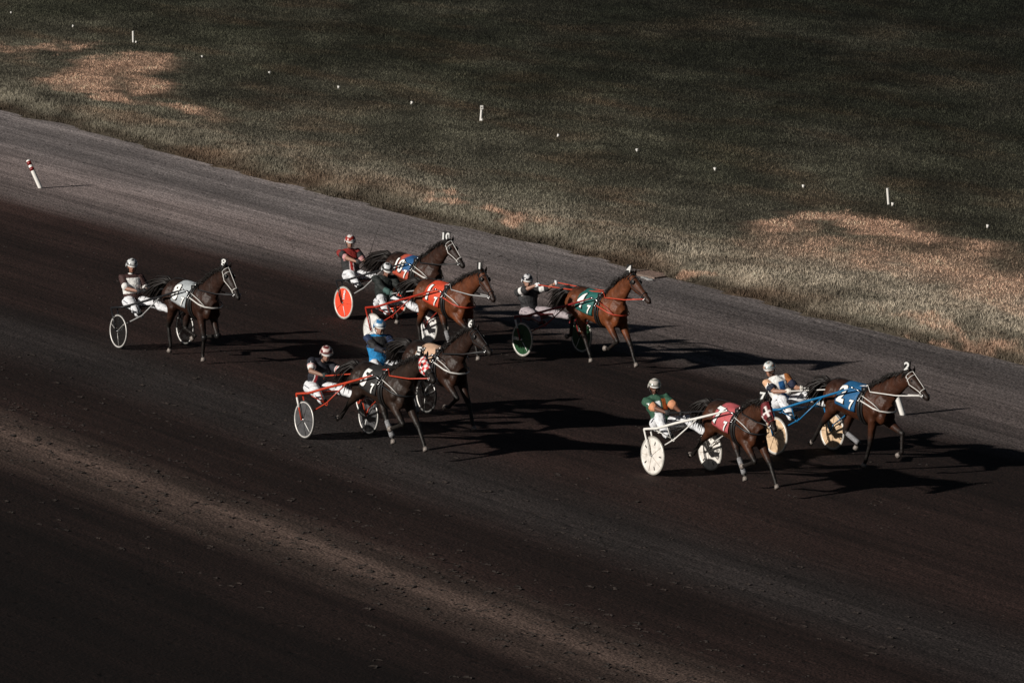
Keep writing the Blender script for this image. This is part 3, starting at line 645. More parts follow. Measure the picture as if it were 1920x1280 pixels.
# ------------------------------------------------------------------ driver
def driver(sp, mw):
    d = sp['drv']; hx, hz = sp['hip']; hz -= .05; root = empty('person', mw @ Matrix.Translation((hx, 0, hz))); tag(root, sp['driver_label'], 'person', 'sulky drivers')
    O = Vector((hx, 0, hz)); hip = Vector((0, 0, 0)); nk = Vector(d['neck']) - O; hd = Vector(d['head']) - O + Vector((0, 0, -.03))
    yaw = R(d.get('yaw', 0) - (14 if sp['num'] != 2 else 0)); tilt = R(d.get('nod', 8)); rot = (Matrix.Rotation(yaw, 3, 'Z') @ Matrix.Rotation(tilt, 3, 'Y') @ Matrix.Rotation(R(d.get('roll', 0)), 3, 'X'))
    tl = (nk - hip).normalized(); sh = []; yl = R(d.get('twist', -26)); sv = Vector((-math.sin(yl), math.cos(yl), 0)); sv = (sv - tl * sv.dot(tl)).normalized()
    sho = {sd: nk - tl * .07 + sv * sd * .185 for sd in (-1, 1)}; hand = {-1: Vector(d['hN']) - O, 1: Vector(d['hF']) - O}
    el = {}; 
    for sd in (-1, 1): el[sd], hand[sd] = ik(sho[sd], hand[sd], .29, .26, d.get('pole', (-.3, sd * .8, -.8)) if not d.get('polef') else (-.1, sd * 1.0, -.3))
    hj = {sd: hip + Vector((.02, sd * .10, 0)) for sd in (-1, 1)}; ank = {-1: Vector(d.get('fN', (.04, -.37, .70))) - O, 1: Vector(d.get('fF', (.14, .37, .74))) - O}; kn = {}
    for sd in (-1, 1): kn[sd], ank[sd] = ik(hj[sd], ank[sd], .43, .43, (.1, sd * .45, 1))
    toe = {sd: ank[sd] + Vector((.15, sd * .02, .03)) for sd in (-1, 1)}
    ch = hip.lerp(nk, .62)
    only = [0]
    def build(o, parts, arm=1.0):
        g = G(); segs = []; nm = []
        def s_(n_, a, b, ra, rb, n=12, draw=True):
            if draw: g.cap(a, b, ra + o, rb + o, n)
            segs.append((tuple(a), tuple(b), (ra + rb) / 2)); nm.append(n_)
        if 'torso' in parts:
            q = [hip + tl * -.06, hip, hip.lerp(nk, .3), ch, nk - tl * .10, nk - tl * .03, nk + tl * .01]
            g.loft(q, [r + o for r in (.14, .175, .165, .195, .195, .13, .06)], [r + o for r in (.10, .13, .12, .14, .12, .085, .055)], side=sv, n=20)
            segs.append((tuple(hip), tuple(nk), .15)); nm.append('torso')
            for sd in (-1, 1): g.cap(nk - tl * .04 + sv * sd * .07, sho[sd], .055 + o, .062 + o)
        for sd in (-1, 1):
            if only[0] and sd != only[0]: continue
            if 'arm' in parts:
                e = sho[sd].lerp(el[sd], arm) if arm < 1 else el[sd]
                s_('uarm%d' % sd, sho[sd], e, .076, .076 - .016 * min(arm, 1))
                if arm > 1: e2 = el[sd].lerp(hand[sd], min(arm - 1, 1)); s_('farm%d' % sd, el[sd], e2, .060, .060 - .020 * min(arm - 1, 1))
            if 'leg' in parts:
                s_('thigh%d' % sd, hj[sd], kn[sd], .120, .084, 14); s_('shin%d' % sd, kn[sd], ank[sd], .080, .052)
            if 'hip' in parts: g.ell(hj[sd] + Vector((-.03, 0, .0)), (.135 + o, .11 + o, .12 + o))
            if 'boot' in parts:
                s_('boot%d' % sd, ank[sd].lerp(kn[sd], .28), ank[sd], .048, .046); s_('boot%d' % sd, ank[sd] + Vector((-.02, 0, -.02)), toe[sd], .045, .036)
            if 'hand' in parts:
                hdv = (hand[sd] - el[sd]).normalized(); inw = Vector((0, -sd, 0)); inw = (inw - hdv * inw.dot(hdv)).normalized(); dn = hdv.cross(inw) * (1 if hdv.cross(inw).z < 0 else -1)
                wr = hand[sd] - hdv * .03; g.loft([wr - hdv * .02, wr, wr + hdv * .045, wr + hdv * .09], [.026 + o, .030 + o, .040 + o, .036 + o], [.018 + o, .020 + o, .018 + o, .014 + o], side=dn, n=10)
                segs.append((tuple(wr), tuple(wr + hdv * .09), .03)); nm.append('hand%d' % sd)
                for i, L in enumerate((.036, .042, .040, .032)):
                    b0 = wr + hdv * .085 + dn * (.027 - .018 * i) * -1; b1 = b0 + hdv * L * .6 + inw * L * .45; b2 = b1 - hdv * L * .15 + inw * L * .75; b3 = b2 - hdv * L * .7
                    for a, b in ((b0, b1), (b1, b2), (b2, b3)): g.cap(a, b, .0098 + o * .5, .009 + o * .5, 7)
                t0 = wr + hdv * .03 - dn * .03; t1 = t0 + hdv * .025 - dn * .014 + inw * .015; t2 = t1 + hdv * .024 + inw * .026
                g.cap(t0, t1, .012 + o * .5, .011 + o * .5, 7); g.cap(t1, t2, .011 + o * .5, .009 + o * .5, 7)
        return g, segs, nm, s_
    def hp(x, y, z): return hd + rot @ Vector((x, y, z))
    g, segs, nm, s_ = build(-.012, ('torso', 'arm', 'leg', 'boot', 'hip'), 2.0)
    s_('neck', nk - tl * .03, hp(-.02, 0, -.07), .058, .055)
    g.ell(hp(-.005, 0, .025), (.098, .078, .105), rot); g.ell(hp(.035, 0, -.045), (.058, .056, .075), rot); g.cap(hp(.075, 0, -.085), hp(.072, 0, -.08), .024, .024, 8)   # skull, jaw, chin
    g.loft([hp(.086, 0, .02), hp(.108, 0, -.02), hp(.098, 0, -.032)], [.012, .018, .014], [.012, .018, .012], n=8)
    g.ell(hp(.088, 0, -.058), (.016, .026, .008), rot); g.ell(hp(.078, 0, .035), (.02, .05, .012), rot)
    for sd in (-1, 1): g.ell(hp(-.005, sd * .080, -.01), (.018, .010, .030), rot)
    segs.append((tuple(hd), tuple(hp(.03, 0, -.04)), .09)); nm.append('head')
    me = blob(g, 'body', .0085, 2, .5); sk = np.array(d['skin']) * np.array([.66, .72, .8]); Pn = coords(me); c = np.tile(sk, (len(Pn), 1)); Q = (np.array(rot.inverted()) @ (Pn - np.array(hd)).T).T
    lip = (np.abs(Q[:, 2] + .058) < .008) & (np.abs(Q[:, 1]) < .024) & (Q[:, 0] > .06); c[lip] = sk * np.array([.8, .45, .4])
    brow = (np.abs(Q[:, 2] - .037) < .007) & (np.abs(np.abs(Q[:, 1]) - .03) < .018) & (Q[:, 0] > .05); c[brow] = (.03, .02, .015)
    if d.get('beard'): k = (Q[:, 2] < -.045) & (Q[:, 0] > .01) & (Q[:, 2] > -.13) & (~lip); c[k] = sk * .5
    setcol(me, c); link('body', me, SKIN, root)
    if not d.get('shades'):
        for sd in (-1, 1):
            e = G(); e.ell(hp(.080, sd * .030, .014), (.010, .013, .009), rot); e.obj('eye', GLASS, root)
    else:
        e = G()
        for sd in (-1, 1): e.ell(hp(.092, sd * .033, .012), (.010, .030, .019), rot); e.tube([hp(.088, sd * .058, .016), hp(.0, sd * .084, .02)], .004)
        e.tube([hp(.1, -.012, .016), hp(.1, .012, .016)], .004); e.obj('goggles', GLASS if d['shades'] == 'dark' else mt('clear_lens', (.5, .5, .5), rough=.15), root)
    # clothes
    def garment(name, parts, arm, voxel, o, fn, m=CLOTH):
        g, segs, nm, _ = build(o, parts, arm); me = blob(g, name, voxel, 2, .4); Pn = coords(me); idx, tt = nearest(Pn, segs)
        if name in ('jacket', 'trousers'):
            nv = np.empty(len(Pn) * 3, np.float32); me.vertices.foreach_get('normal', nv); nv = nv.reshape(-1, 3); k0 = sp['num'] * 3.1
            w1 = fbm(Pn[:, 0] * 5 + k0, Pn[:, 2] * 5 + Pn[:, 1] * 4, 23, 3) * 9 + Pn[:, 2] * 22 + Pn[:, 1] * 9
            Pn = Pn + nv * (.010 * np.sin(w1) + .012 * fbm(Pn[:, 0] * 12, Pn[:, 2] * 12 + k0, 29, 2))[:, None]; me.vertices.foreach_set('co', Pn.ravel().astype(np.float32)); me.update()
        rel = Pn - np.array(hip); al = rel @ np.array(tl) / (nk - hip).length; lat = rel @ np.array(sv); fv = np.array(tl.cross(sv)); fv = fv * (1 if fv[0] > 0 else -1); fr = rel @ fv
        setcol(me, np.array([fn(nm[i], t, a, l, f) for i, t, a, l, f in zip(idx, tt, al, lat, fr)])); return link(name, me, m, root)
    garment('jacket', ('torso', 'arm'), d.get('sleeve', .72), .011, .008, d['shirt'])
    pc = d.get('pants', (.74, .75, .78)); pl = d.get('pline', (.03, .04, .08))
    def pf(n_, t, a, l, f): return pc
    tro = garment('trousers', ('leg', 'hip'), 1, .011, .010, pf)
    gg = G()                                # dark piping along the outside of each leg
    for sd in (-1, 1):
        def outp(a, b, r, t):
            ax_ = (b - a).normalized(); o_ = Vector((-.15, sd, .25)); o_ = (o_ - ax_ * o_.dot(ax_)).normalized(); return a.lerp(b, t) + o_ * r
        gg.tube([outp(hj[sd], kn[sd], .134, 0), outp(hj[sd], kn[sd], .120, .4), outp(hj[sd], kn[sd], .100, .9), outp(kn[sd], ank[sd], .092, .15), outp(kn[sd], ank[sd], .072, .65)], .007, 5)
    gg.obj('piping', mt('dark_piping', pl, rough=.8), tro)
    for only[0] in (-1, 1):
        garment('boot', ('boot',), 1, .011, .006, lambda *a: d.get('boot', (.02, .02, .02)), mt('boot_leather', attr=True, rough=.4, var=.3))
        garment('glove', ('hand',), 1, .0065, .004, lambda *a: d.get('glove', (.02, .02, .022)))
    if d.get('collar'):
        gg = G(); a = nk - tl * .015; gg.loft([a, a + tl * .045], [.066, .060], n=14, side=sv); gg.obj('collar', mt('collar_%d' % sp['num'], d['collar'], rough=.8), root)
    # helmet with peak and chin strap
    gg = G(); n = 26; m = 12; vs = []; fs = []; cc = []; hfn = d['helmet']
    for i in range(m + 1):
        ph = R(-14 + 104 * i / m) if i < m else R(89.9)
        for k in range(n):
            a = 2 * math.pi * k / n; x = math.cos(a); y = math.sin(a)
            rx, ry, rz = .142, .124, .140; zz = math.sin(ph) * rz; q = math.cos(ph)
            if x > .25: zz = max(zz, .005 + .03 * (x - .25))       # open at the face
            else: zz -= .022 * (1 - i / m) * (x < 0)
            vs.append(hp(x * rx * q - .012, y * ry * q, zz + .035)); cc.append(hfn(a, ph))
    for i in range(m):
        for k in range(n): fs.append((i * n + k, i * n + (k + 1) % n, (i + 1) * n + (k + 1) % n, (i + 1) * n + k))
    fs.append(tuple(m * n + k for k in range(n))); gg.add(vs, fs); gg.c = cc
    hel = gg.obj('helmet', mt('helmet_shell', attr=True, rough=.28, var=.08), root, True, True); md = hel.modifiers.new('t', 'SOLIDIFY'); md.thickness = .008
    gg = G(); vs = []; n = 12
    for k in range(n + 1):
        a = R(-62 + 124 * k / n); vs += [hp(.117 * math.cos(a) - .012 + .003, .108 * math.sin(a), .052), hp((.117 + .055 * math.cos(a)) * math.cos(a) - .005, .113 * math.sin(a), .034), hp((.117 + .055 * math.cos(a)) * math.cos(a) - .005, .113 * math.sin(a), .027), hp(.115 * math.cos(a) - .012, .105 * math.sin(a), .040)]
    fs = []
    for k in range(n):
        for j in range(4): fs.append((k * 4 + j, k * 4 + (j + 1) % 4, k * 4 + 4 + (j + 1) % 4, k * 4 + 4 + j))
    fs += [(0, 1, 2, 3), tuple(n * 4 + j for j in (3, 2, 1, 0))]; gg.add(vs, fs); gg.obj('peak', mt('peak_%d' % sp['num'], d.get('peak', (.75, .74, .72)), rough=.35), hel)
    gg = G()
    for sd in (-1, 1): gg.tube([hp(-.01, sd * .098, .02), hp(.015, sd * .085, -.05), hp(.045, sd * .05, -.108), hp(.055, 0, -.125)], .007, 5)
    gg.obj('chin_strap', BLACK, hel)
    if d.get('patch'):
        bg_, digit = d['patch']; a = sho[-1].lerp(el[-1], .42); ax_ = (el[-1] - sho[-1]).normalized(); o_ = Vector((.35, -1, .15)); o_ = (o_ - ax_ * o_.dot(ax_)).normalized(); rt = ax_.cross(o_); rt = rt if rt.x > 0 else -rt
        def pm(off): return lambda u_, v_: a + rt * u_ - ax_ * v_ + o_ * (.070 + off - 6.5 * u_ * u_)
        if bg_: me = bpy.data.meshes.new('sleeve_patch'); k = [(x * .045, y * .06) for y in (-1, 1) for x in (-1, -.5, 0, .5, 1)]; me.from_pydata([tuple(pm(.002)(*q)) for q in k], [], [(i, i + 1, i + 6, i + 5) for i in range(4)]); me.update(); link('sleeve_patch', me, mt('patch_black', bg_, rough=.7), root)
        text_obj('sleeve_number', digit, pm(.006), DIGIT, root, .05, .10)
    return root, {sd: root.matrix_world @ (hand[sd] + (hand[sd] - el[sd]).normalized() * .04) for sd in (-1, 1)}

def swirl(c1, c2, c3=None, f=5, p=1.0, th=.0):
    def fn(a, ph):
        v = math.sin(ph * f * 1.6 + math.cos(a + .6) * 2.6 * p) + .5 * math.sin(a * 3 + ph * 4)
        return c1 if v > th else (c3 if c3 and v < -1.0 else c2)
    return fn
W_ = (.78, .77, .75); K_ = (.018, .018, .02)
def sh8(n, t, a, l, f):
    if n.startswith('uarm'): return W_ if t > .82 or (.3 < t < .62 and n.endswith('-1') and f > -.2 and False) else (.045, .018, .016)
    return W_ if .30 < a < .86 and f > -.06 else (.045, .018, .016)
def sh10(n, t, a, l, f):
    if n.startswith('uarm'): return (.6, .3, .3) if t > .88 else (K_ if t > .25 else (.22, .012, .01))
    if a > .62: return (.24, .014, .01)
    return (.45, .02, .015) if (-.03 < l < .03 and f > 0) else ((.6, .5, .5) if abs(abs(l) - .038) < .01 and f > 0 else K_)
def sh1(n, t, a, l, f): return (.010, .014, .013) if not (n.startswith('farm') and t > .5) else (.05, .11, .10)
def sh6(n, t, a, l, f):
    if n.startswith('uarm') and t < .45: return (.015, .03, .08)
    if n.startswith('farm'): return (.02, .02, .03)
    return K_ if (.60 < a < .95 and f > .02) else (.012, .22, .50)
def sh5(n, t, a, l, f):
    if n.startswith('uarm'): return (.55, .12, .12) if .80 < t < .9 else (W_ if t >= .9 or .72 < t <= .8 else (.012, .013, .022))
    if a < .55 and abs(l + .06) < .025 and f > 0: return (.30, .02, .03)
    if a < .55 and abs(l + .09) < .008 and f > 0: return W_
    return (.012, .013, .022)
def sh4(n, t, a, l, f):
    if n.startswith('uarm'): return W_ if .35 < t < .75 else K_
    if n.startswith('farm'): return W_ if t < .25 else K_
    return (.16, .02, .025) if f < -.03 and a < .8 else K_
def sh7(n, t, a, l, f):
    if n.startswith('uarm'): return (.62, .27, .14) if t > .74 else (.024, .085, .050)
    if f > .0 and a < .75 and -.11 < l < .03: return (.66, .70, .72)
    if f > .0 and .25 < a < .82 and .06 < l < .15: return (.62, .15, .03)
    return (.024, .085, .050)
def sh2(n, t, a, l, f):
    if n == 'uarm-1': return (.70, .42, .26) if t < .55 else ((.015, .02, .04) if t > .72 else W_)
    if n == 'uarm1': return (.35, .12, .03) if t < .6 else (.015, .02, .05)
    if f > -.02 and a < .80 and -.02 < l < .10: return (.015, .12, .34)
    if a < .22: return (.02, .16, .40)
    return W_

# ------------------------------------------------------------------ the eight rigs
# legs: near fore, far fore, near hind, far hind = (hoof x, hoof z, pastern angle from straight down, + forward)
NF = (.28, .42, -75); 
TROT_A = [(.42, .48, -70), (1.40, .08, 35), (-1.38, .36, -70), (.28, .05, 25)]
RIGS = [
 dict(num=8, px=(221, 653), W=1.58, yaw=35.2, hip=(-.78, .86), poll=(1.27, -.02, 2.03), nose=(1.83, -.06, 1.49), coat=(.065, .032, .022), strap='white', rein='black', bridle='white', cloth=(.40, .43, .45), frame='black',
      legs=[(.66, .05, 15), (.30, .48, -80), (-.66, .04, -20), (-.20, .36, -55)], boots=(0, 1), wboot=0, tail=.75,
      disc='clear', drv=dict(neck=(-.90, 0, 1.36), head=(-.87, -.01, 1.555), hN=(-.50, -.09, 1.08), hF=(-.46, .10, 1.08), yaw=-6, skin=(.45, .20, .12), shirt=sh8, sleeve=.80, helmet=swirl((.70, .72, .72), (.04, .04, .045), None, 5, 1, -.5), collar=W_),
      horse_label='dark bay horse with grey saddle cloth numbered 8, running alone behind the pack', sulky_label='black sulky with open silver-rimmed wheels behind horse 8', driver_label='person in maroon and white silks and grey streaked helmet driving horse 8'),
 dict(num=10, px=(643, 598), W=1.42, yaw=37.0, hip=(-.74, .86), poll=(1.24, -.02, 2.04), nose=(1.82, -.05, 1.58), coat=(.085, .040, .026), strap='white', rein='black', bridle='white', cloth=(.014, .09, .24), cloth2=(.50, .09, .05), frame='black', ptyre=1,
      legs=[(.55, .45, -70), (1.15, .03, 30), (-.40, .05, -10), (-1.2, .40, -60)], wraps=(), tail=.9,
      disc='red', marks=(78, -72, 'LORD'), drv=dict(neck=(-.90, 0, 1.36), head=(-.84, -.01, 1.55), hN=(-.40, -.12, 1.16), hF=(-.36, .10, 1.12), yaw=-12, skin=(.50, .24, .15), shirt=sh10, sleeve=.66, helmet=swirl((.74, .72, .70), (.30, .03, .02), None, 3.4, .8, .2), shades='clear', glove=(.03, .03, .03)),
      horse_label='dark brown horse with blue and red saddle cloth numbered 10, nearest the grass', sulky_label='black sulky with bright red wheel discs behind horse 10', driver_label='person in black silks with dark red shoulders holding a whip behind horse 10'),
 dict(num=1, px=(698, 651), W=1.38, yaw=36.0, hip=(-.66, .86), poll=(1.30, -.02, 1.97), nose=(1.80, -.06, 1.44), ck=1.05, coat=(.20, .075, .032), strap='orange', rein='silver', bridle='black', cloth=(.62, .065, .025), frame='red', ptyre=1,
      legs=[(.56, .48, -75), (1.1, .05, 20), (-.66, .05, -15), (.15, .05, 20)], wraps=(3,), tail=.6, arch=.0,
      disc='white7', drv=dict(neck=(-.66, 0, 1.38), head=(-.55, -.02, 1.53), hN=(-.16, -.14, 1.04), hF=(-.12, .12, 1.06), yaw=-4, nod=20, skin=(.42, .20, .13), shirt=sh1, sleeve=1.9, helmet=swirl((.68, .70, .72), (.02, .02, .02), None, 4.2, 1.2, .0), shades='dark', glove=(.10, .16, .15)),
      horse_label='bright bay horse with orange saddle cloth numbered 1 in the middle of the pack', sulky_label='red framed sulky with white segmented wheel discs behind horse 1', driver_label='person in plain black jacket and dark goggles leaning forward behind horse 1'),
 dict(num=6, hd=1.34, px=(741, 778), W=1.38, yaw=34.6, hip=(-.66, .88), poll=(1.22, -.02, 2.05), nose=(1.84, -.05, 1.70), coat=(.060, .030, .020), strap='white', rein='black', bridle='black', cloth=(.62, .40, .27), frame='black',
      legs=[(.50, .46, -75), (1.18, .08, 30), (-.45, .10, -10), (-1.15, .40, -60)], wraps=(2,), tail=.75, anchor='mid',
      disc='clear', drv=dict(neck=(-.72, 0, 1.44), head=(-.66, -.01, 1.61), hN=(-.30, -.10, 1.18), hF=(-.28, .08, 1.18), yaw=-4, nod=10, skin=(.55, .27, .17), shirt=sh6, sleeve=1.8, helmet=swirl((.03, .16, .36), (.60, .66, .70), None, 3.6, 1.1, -.1), glove=(.02, .02, .025), polef=1),
      horse_label='dark horse with tan saddle cloth numbered 6, partly hidden behind horse 5', sulky_label='black sulky with dark silver-rimmed wheels behind horse 6', driver_label='person in bright blue jacket and blue and white helmet driving horse 6'),
 dict(num=5, px=(569, 822), W=1.40, yaw=34.2, hip=(-.78, .86), poll=(1.38, -.08, 1.97), nose=(1.94, -.19, 1.63), coat=(.060, .042, .034), strap='black', rein='orange', bridle='black', cloth=(.02, .019, .019), frame='orange', decal=1, outline=False, hood='check',
      legs=TROT_A, wraps=(3,), tail=.55,
      disc='grey', marks=(0, -42, None), drv=dict(neck=(-.56, 0, 1.33), head=(-.40, -.03, 1.50), hN=(-.22, -.20, 1.12), hF=(-.02, .16, 1.16), yaw=-10, nod=14, skin=(.45, .23, .15), shirt=sh5, sleeve=.66, helmet=swirl((.72, .60, .56), (.14, .02, .02), None, 5.0, .9, .1), glove=(.02, .03, .03), polef=1, patch=(None, 'C')),
      horse_label='brown horse in red and white checked hood with black saddle cloth numbered 5', sulky_label='orange-red sulky with smoky grey wheel discs behind horse 5', driver_label='person in black silks with red and white cuffs and striped helmet driving horse 5'),
 dict(num=4, hd=1.48, px=(978, 668), W=1.55, yaw=37.2, hip=(-.78, .82), poll=(1.10, -.02, 2.05), nose=(1.76, -.06, 1.57), ck=1.05, coat=(.24, .090, .036), strap='orange', rein='orange', bridle='black', cloth=(.015, .12, .105), frame='darkred', decal=1, ptyre=1, strap2='red',
      legs=[(.42, .42, -85), (1.28, .02, 36), (.02, .05, 20), (-1.15, .42, -70)], boots=(), tail=.55,
      disc='green', marks=(180, -48, 'LORD'), drv=dict(neck=(-.94, 0, 1.25), head=(-.92, -.01, 1.42), hN=(-.50, -.10, 1.38), hF=(-.40, .34, 1.42), yaw=-8, nod=4, skin=(.50, .25, .16), shirt=sh4, sleeve=.90, helmet=swirl((.70, .70, .72), (.02, .02, .025), None, 3.5, 1.3, .15), glove=(.74, .75, .78), pants=(.38, .33, .35), polef=1, fF=(.2, .38, .80)),
      horse_label='chestnut bay horse with green saddle cloth numbered 4, running alone ahead by the grass', sulky_label='dark red sulky with dark green wheel discs behind horse 4', driver_label='person with both white gloved hands raised, holding a whip, driving horse 4'),
 dict(num=7, hs=.965, px=(1222, 890), W=1.30, yaw=35.0, hyaw=-5, hip=(-.64, .84), poll=(1.08, -.08, 1.80), nose=(1.60, -.20, 1.38), coat=(.135, .058, .030), strap='black', rein='black', bridle='maroon', cloth=(.48, .10, .11), frame='white', ptyre=1, hood='maroon', slots=1,
      legs=TROT_A, wraps=(3,), boots=(), tail=.5, arch=-.03,
      disc='cream', drv=dict(neck=(-.88, 0, 1.26), head=(-.90, -.01, 1.44), hN=(-.34, -.12, 1.04), hF=(-.24, .14, 1.04), yaw=-14, nod=4, skin=(.22, .085, .045), beard=1, shirt=sh7, sleeve=.86, helmet=swirl((.62, .58, .54), (.16, .18, .15), None, 5.5, 1.0, -.35), shades='dark', collar=(.7, .6, .5), glove=(.02, .02, .02), patch=(None, '5')),
      horse_label='brown horse in maroon hood with pink saddle cloth numbered 7', sulky_label='white sulky with cream wheel discs behind horse 7', driver_label='person in green and orange silks with dark glasses driving horse 7'),
 dict(num=2, tz=1.51, px=(1452, 852), W=1.38, yaw=36.4, hip=(-.66, .86), poll=(1.34, -.01, 1.98), nose=(1.89, -.03, 1.58), coat=(.120, .050, .026), strap='white', rein='white', bridle='white', cloth=(.012, .10, .24), frame='blue', ptyre=1, blinker=False,
      legs=[(.30, .04, -25), (.95, .35, -50), (-1.28, .16, -45), (-.22, .28, -20)], wraps=(3,), boots=(), tail=.5,
      disc='tan', drv=dict(neck=(-.84, -.06, 1.29), head=(-.93, -.14, 1.44), hN=(-.38, -.16, 1.10), hF=(-.28, .12, 1.16), yaw=-52, nod=8, roll=6, skin=(.52, .25, .15), shirt=sh2, sleeve=.62, helmet=swirl((.68, .68, .66), (.12, .22, .24), (.4, .2, .12), 5, 1.0, -.4), glove=(.74, .70, .64), patch=((.015, .015, .02), '7'), fF=(.10, .38, .92)),
      horse_label='dark bay horse with blue saddle cloth numbered 2, leading the field', sulky_label='blue sulky with tan segmented wheel discs behind horse 2', driver_label='person in white, orange and blue silks turning to look back, driving horse 2'),
]
DISCS = dict(clear=(mt('smoked_disc', (.012, .012, .012), rough=.4, alpha=.45), RIMM, 3, .005), red=(mt('red_disc', (.80, .075, .03), rough=.5, var=.12), mt('red_seam', (.30, .03, .015)), 5, .0035),
  white7=(mt('white_disc', (.74, .73, .72), rough=.5, var=.1, dirt=.3), mt('grey_seam', (.25, .24, .24)), 7, .0035), grey=(mt('grey_disc', (.10, .10, .105), rough=.4, alpha=.7, var=.3), mt('dark_seam', (.03, .03, .03)), 5, .005),
  green=(mt('green_disc', (.014, .062, .022), rough=.45, var=.25), mt('dark_green_seam', (.006, .03, .01)), 5, .004), cream=(mt('cream_disc', (.76, .72, .67), rough=.55, var=.1, dirt=.35), mt('tan_seam', (.42, .34, .27)), 5, .003),
  tan=(mt('tan_disc', (.66, .47, .30), rough=.55, var=.15, dirt=.55), mt('brown_seam', (.22, .13, .08)), 7, .004))
def whip(a, b, c, label):
    g = G(); p = [a, a.lerp(b, .5), b, b.lerp(c, .5), c]; g.loft(p, [.007, .006, .005, .004, .002], n=5, side=(0, 0, 1)); g.loft([a, a + (b - a).normalized() * .18], [.012, .010], n=6, side=(0, 0, 1)); o = g.obj('whip', BLACK); tag(o, label, 'whip')
for sp in RIGS:
    s, u = at(*sp['px']); W = sp['W']; yaw = sp['yaw']; base = rigmat(s, u, yaw)
    off = -W / 2 if sp.get('anchor') != 'mid' else 0
    mw = base @ Matrix.Translation((0, -off, 0)); sp['disc'] = DISCS[sp['disc']]
    hm = mw @ Matrix.Translation((sp.get('hd', 1.56), 0, 0)) @ Matrix.Rotation(R(sp.get('hyaw', 0)), 4, 'Z') @ Matrix.Scale(sp.get('hs', 1), 4)
    bpy.context.view_layer.update()
    root, hands = driver(sp, mw)
    sp['handN_w'] = hands[-1]; sp['handF_w'] = hands[1]
    sulky(sp, mw, W); horse(sp, hm)
    if sp['num'] == 10: h = hands[1]; whip(h, h + (mw.to_3x3() @ Vector((.18, .05, .55))), h + (mw.to_3x3() @ Vector((.36, .1, 1.05))), 'thin black whip held upright by the driver of horse 10')
    if sp['num'] == 4: h = hands[-1]; whip(h, h + (mw.to_3x3() @ Vector((-.15, .05, .50))), h + (mw.to_3x3() @ Vector((-.75, .1, .85))), 'thin curved whip bent back over the driver of horse 4')

# ------------------------------------------------------------------ pylons, posts and markers
def pylon(px, lean, h, red, label):
    s, u = at(*px); mw = Matrix.Translation(su(s, u)); root = empty('track_pylon', mw); tag(root, label, 'pylon')
    d = Vector(lean).normalized(); g = G(); sd = d.cross(Vector((0, 1, 0)))
    n = 20; r = .055
    g.loft([-d * .03, d * .02, d * h * .5, d * h - d * .01, d * h], [r, r, r, r, r * .8], n=n, side=(1, 0, 0)); g.obj('tube', WHITE, root)
    if red:
        for a, b in ((.82, .95), (.62, .74)): g = G(); g.loft([d * h * a, d * h * b], [r + .002] * 2, n=n, side=(1, 0, 0)); g.obj('red_band', mt('red_band', (.22, .012, .012), rough=.4), root)
pylon((76, 353), (-.38, .25, .8), .80, True, 'leaning white pylon with red bands standing on the pale lane')
pylon((1693, 778), (-.28, .25, .9), .80, False, 'leaning plain white pylon behind the head of horse 2')
def post(px, h, lean, cap, label):
    s, u = at(*px); mw = Matrix.Translation(su(s, u, .0)); root = empty('marker_post', mw); tag(root, label, 'post', 'white posts on the infield')
    d = Vector(lean).normalized(); g = G(); g.loft([-d * .05, d * h * .5, d * h], [.035, .035, .034], n=10, side=(1, 0, 0)); g.obj('shaft', WHITE, root, False)
    if cap:
        g = G(); g.box(d * (h - .05) + Vector((-.005, -.04, 0)), (.045, .010, .055)); p = g.obj('number_plate', WHITE, root, False); g = G(); g.box(d * (h - .055) + Vector((-.005, -.052, 0)), (.02, .002, .014)); g.obj('plate_mark', mt('grey_mark', (.18, .17, .16)), p, False)
post((250, 83), .42, (0, 0, 1), False, 'thin upright white post far left on the infield')
post((901, 232), .52, (.08, 0, 1), True, 'white post with small square plate on top, mid infield')
post((1667, 391), .52, (-.09, 0, 1), False, 'thick plain white post above the tan patch at right')
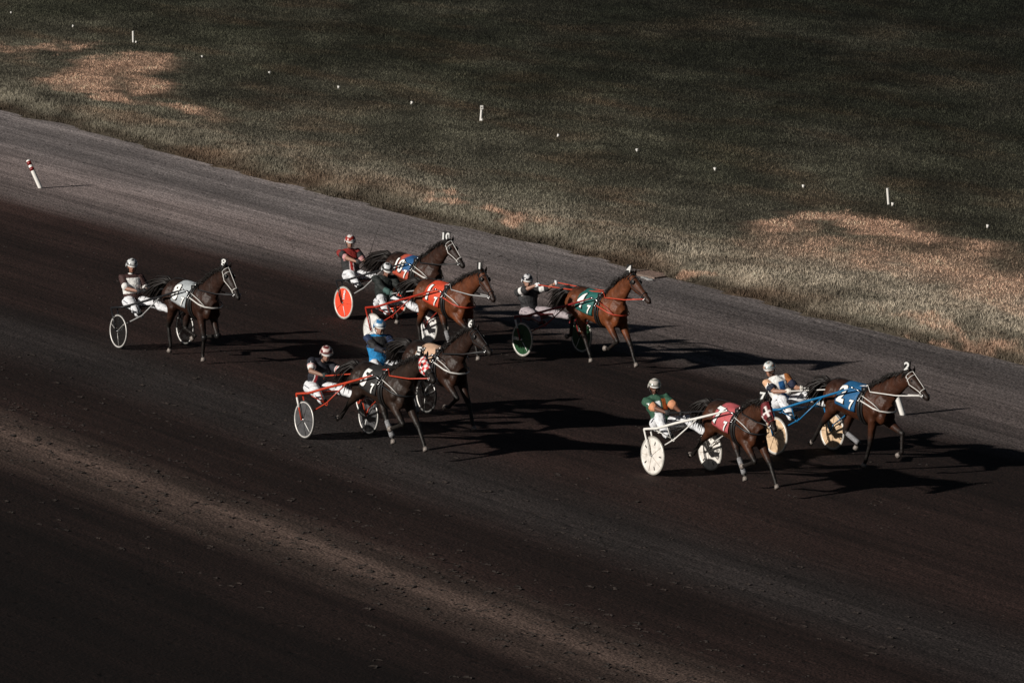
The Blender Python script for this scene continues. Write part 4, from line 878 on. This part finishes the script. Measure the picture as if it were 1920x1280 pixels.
MK = [((20, 29), 'on the infield at far left'), ((136, 54), 'second from the left edge'), ((254, 84), 'at the foot of the far left post'), ((380, 113), 'low in the grass right of the far left post'), ((507, 142), 'in the grass right of the tan patch'),
      ((634, 171), 'alone in the grass, upper left of centre'), ((771, 201), 'just left of the plated post'), ((905, 233), 'at the foot of the plated post'), ((1045, 262), 'first to the right of the plated post'), ((1195, 291), 'second to the right of the plated post'),
      ((1341, 323), 'third to the right of the plated post'), ((1506, 356), 'with a dark shadow, above the tan patch'), ((1673, 393), 'at the foot of the thick right post'), ((1851, 433), 'near the right edge of the infield')]
for i, (px, t) in enumerate(MK):
    s, u = at(*px); root = empty('ground_marker', Matrix.Translation(su(s, u, float(berm(np.array([s]), np.array([u]))[0])))); r = random.Random(i)
    tag(root, 'tiny white marker cup ' + t, 'marker', 'low white markers in a row on the infield')
    k = .7 if i in (2, 3, 0) else r.uniform(.75, .95); tl = Vector((r.uniform(-.5, .5), r.uniform(-.3, .2), 1)).normalized()
    g = G(); g.loft([-tl * .03, tl * .05 * k, tl * .105 * k], [.018, .034 * k, .05 * k], n=10, side=(1, 0, 0)); g.obj('cup', WHITE, root); g = G(); g.loft([tl * .105 * k, tl * .118 * k], [.053 * k, .045 * k], n=10, side=(1, 0, 0)); g.obj('cap', WHITE, root)
# ------------------------------------------------------------------ drain by the track edge
s0, u0 = at(1229, 514)
root = empty('drain_grate', Matrix.Translation(su(s0, u0, .0)) @ Matrix.Rotation(PSI - math.pi / 2 + .1, 4, 'Z')); tag(root, 'rusty slatted drain cover lying at the grass edge behind horse 4', 'drain cover')
g = G()
for k in range(9): g.box((0, -.36 + .09 * k, .012), (.42, .028, .012))
g.obj('slats', mt('rusty_metal', (.15, .10, .08), rough=.8, var=.5, scale=20), root, False)
g = G(); 
for sy in (-.42, .42): g.box((0, sy, .01), (.48, .03, .03))
for sx in (-.46, .46): g.box((sx, 0, .012), (.03, .38, .027))
g.obj('frame', mt('rusty_frame', (.19, .14, .115), rough=.8, var=.4, scale=20), root, False)
s1, u1 = at(1212, 524); g = G()
for k in range(7): a = random.Random(k); g.ell((-.18 + .06 * k, a.gauss(0, .02), .02), (a.uniform(.06, .10), a.uniform(.04, .06), .03))
o = link('stones', blob(g, 'stones', .02, 2), mt('pale_stone', (.22, .22, .22), rough=.8, var=.4, scale=12)); o.matrix_world = Matrix.Translation(su(s1, u1)) @ Matrix.Rotation(PSI - math.pi / 2, 4, 'Z'); tag(o, 'pale stone lump on the track below the rusty drain cover', 'stone')
o.name = 'stone'
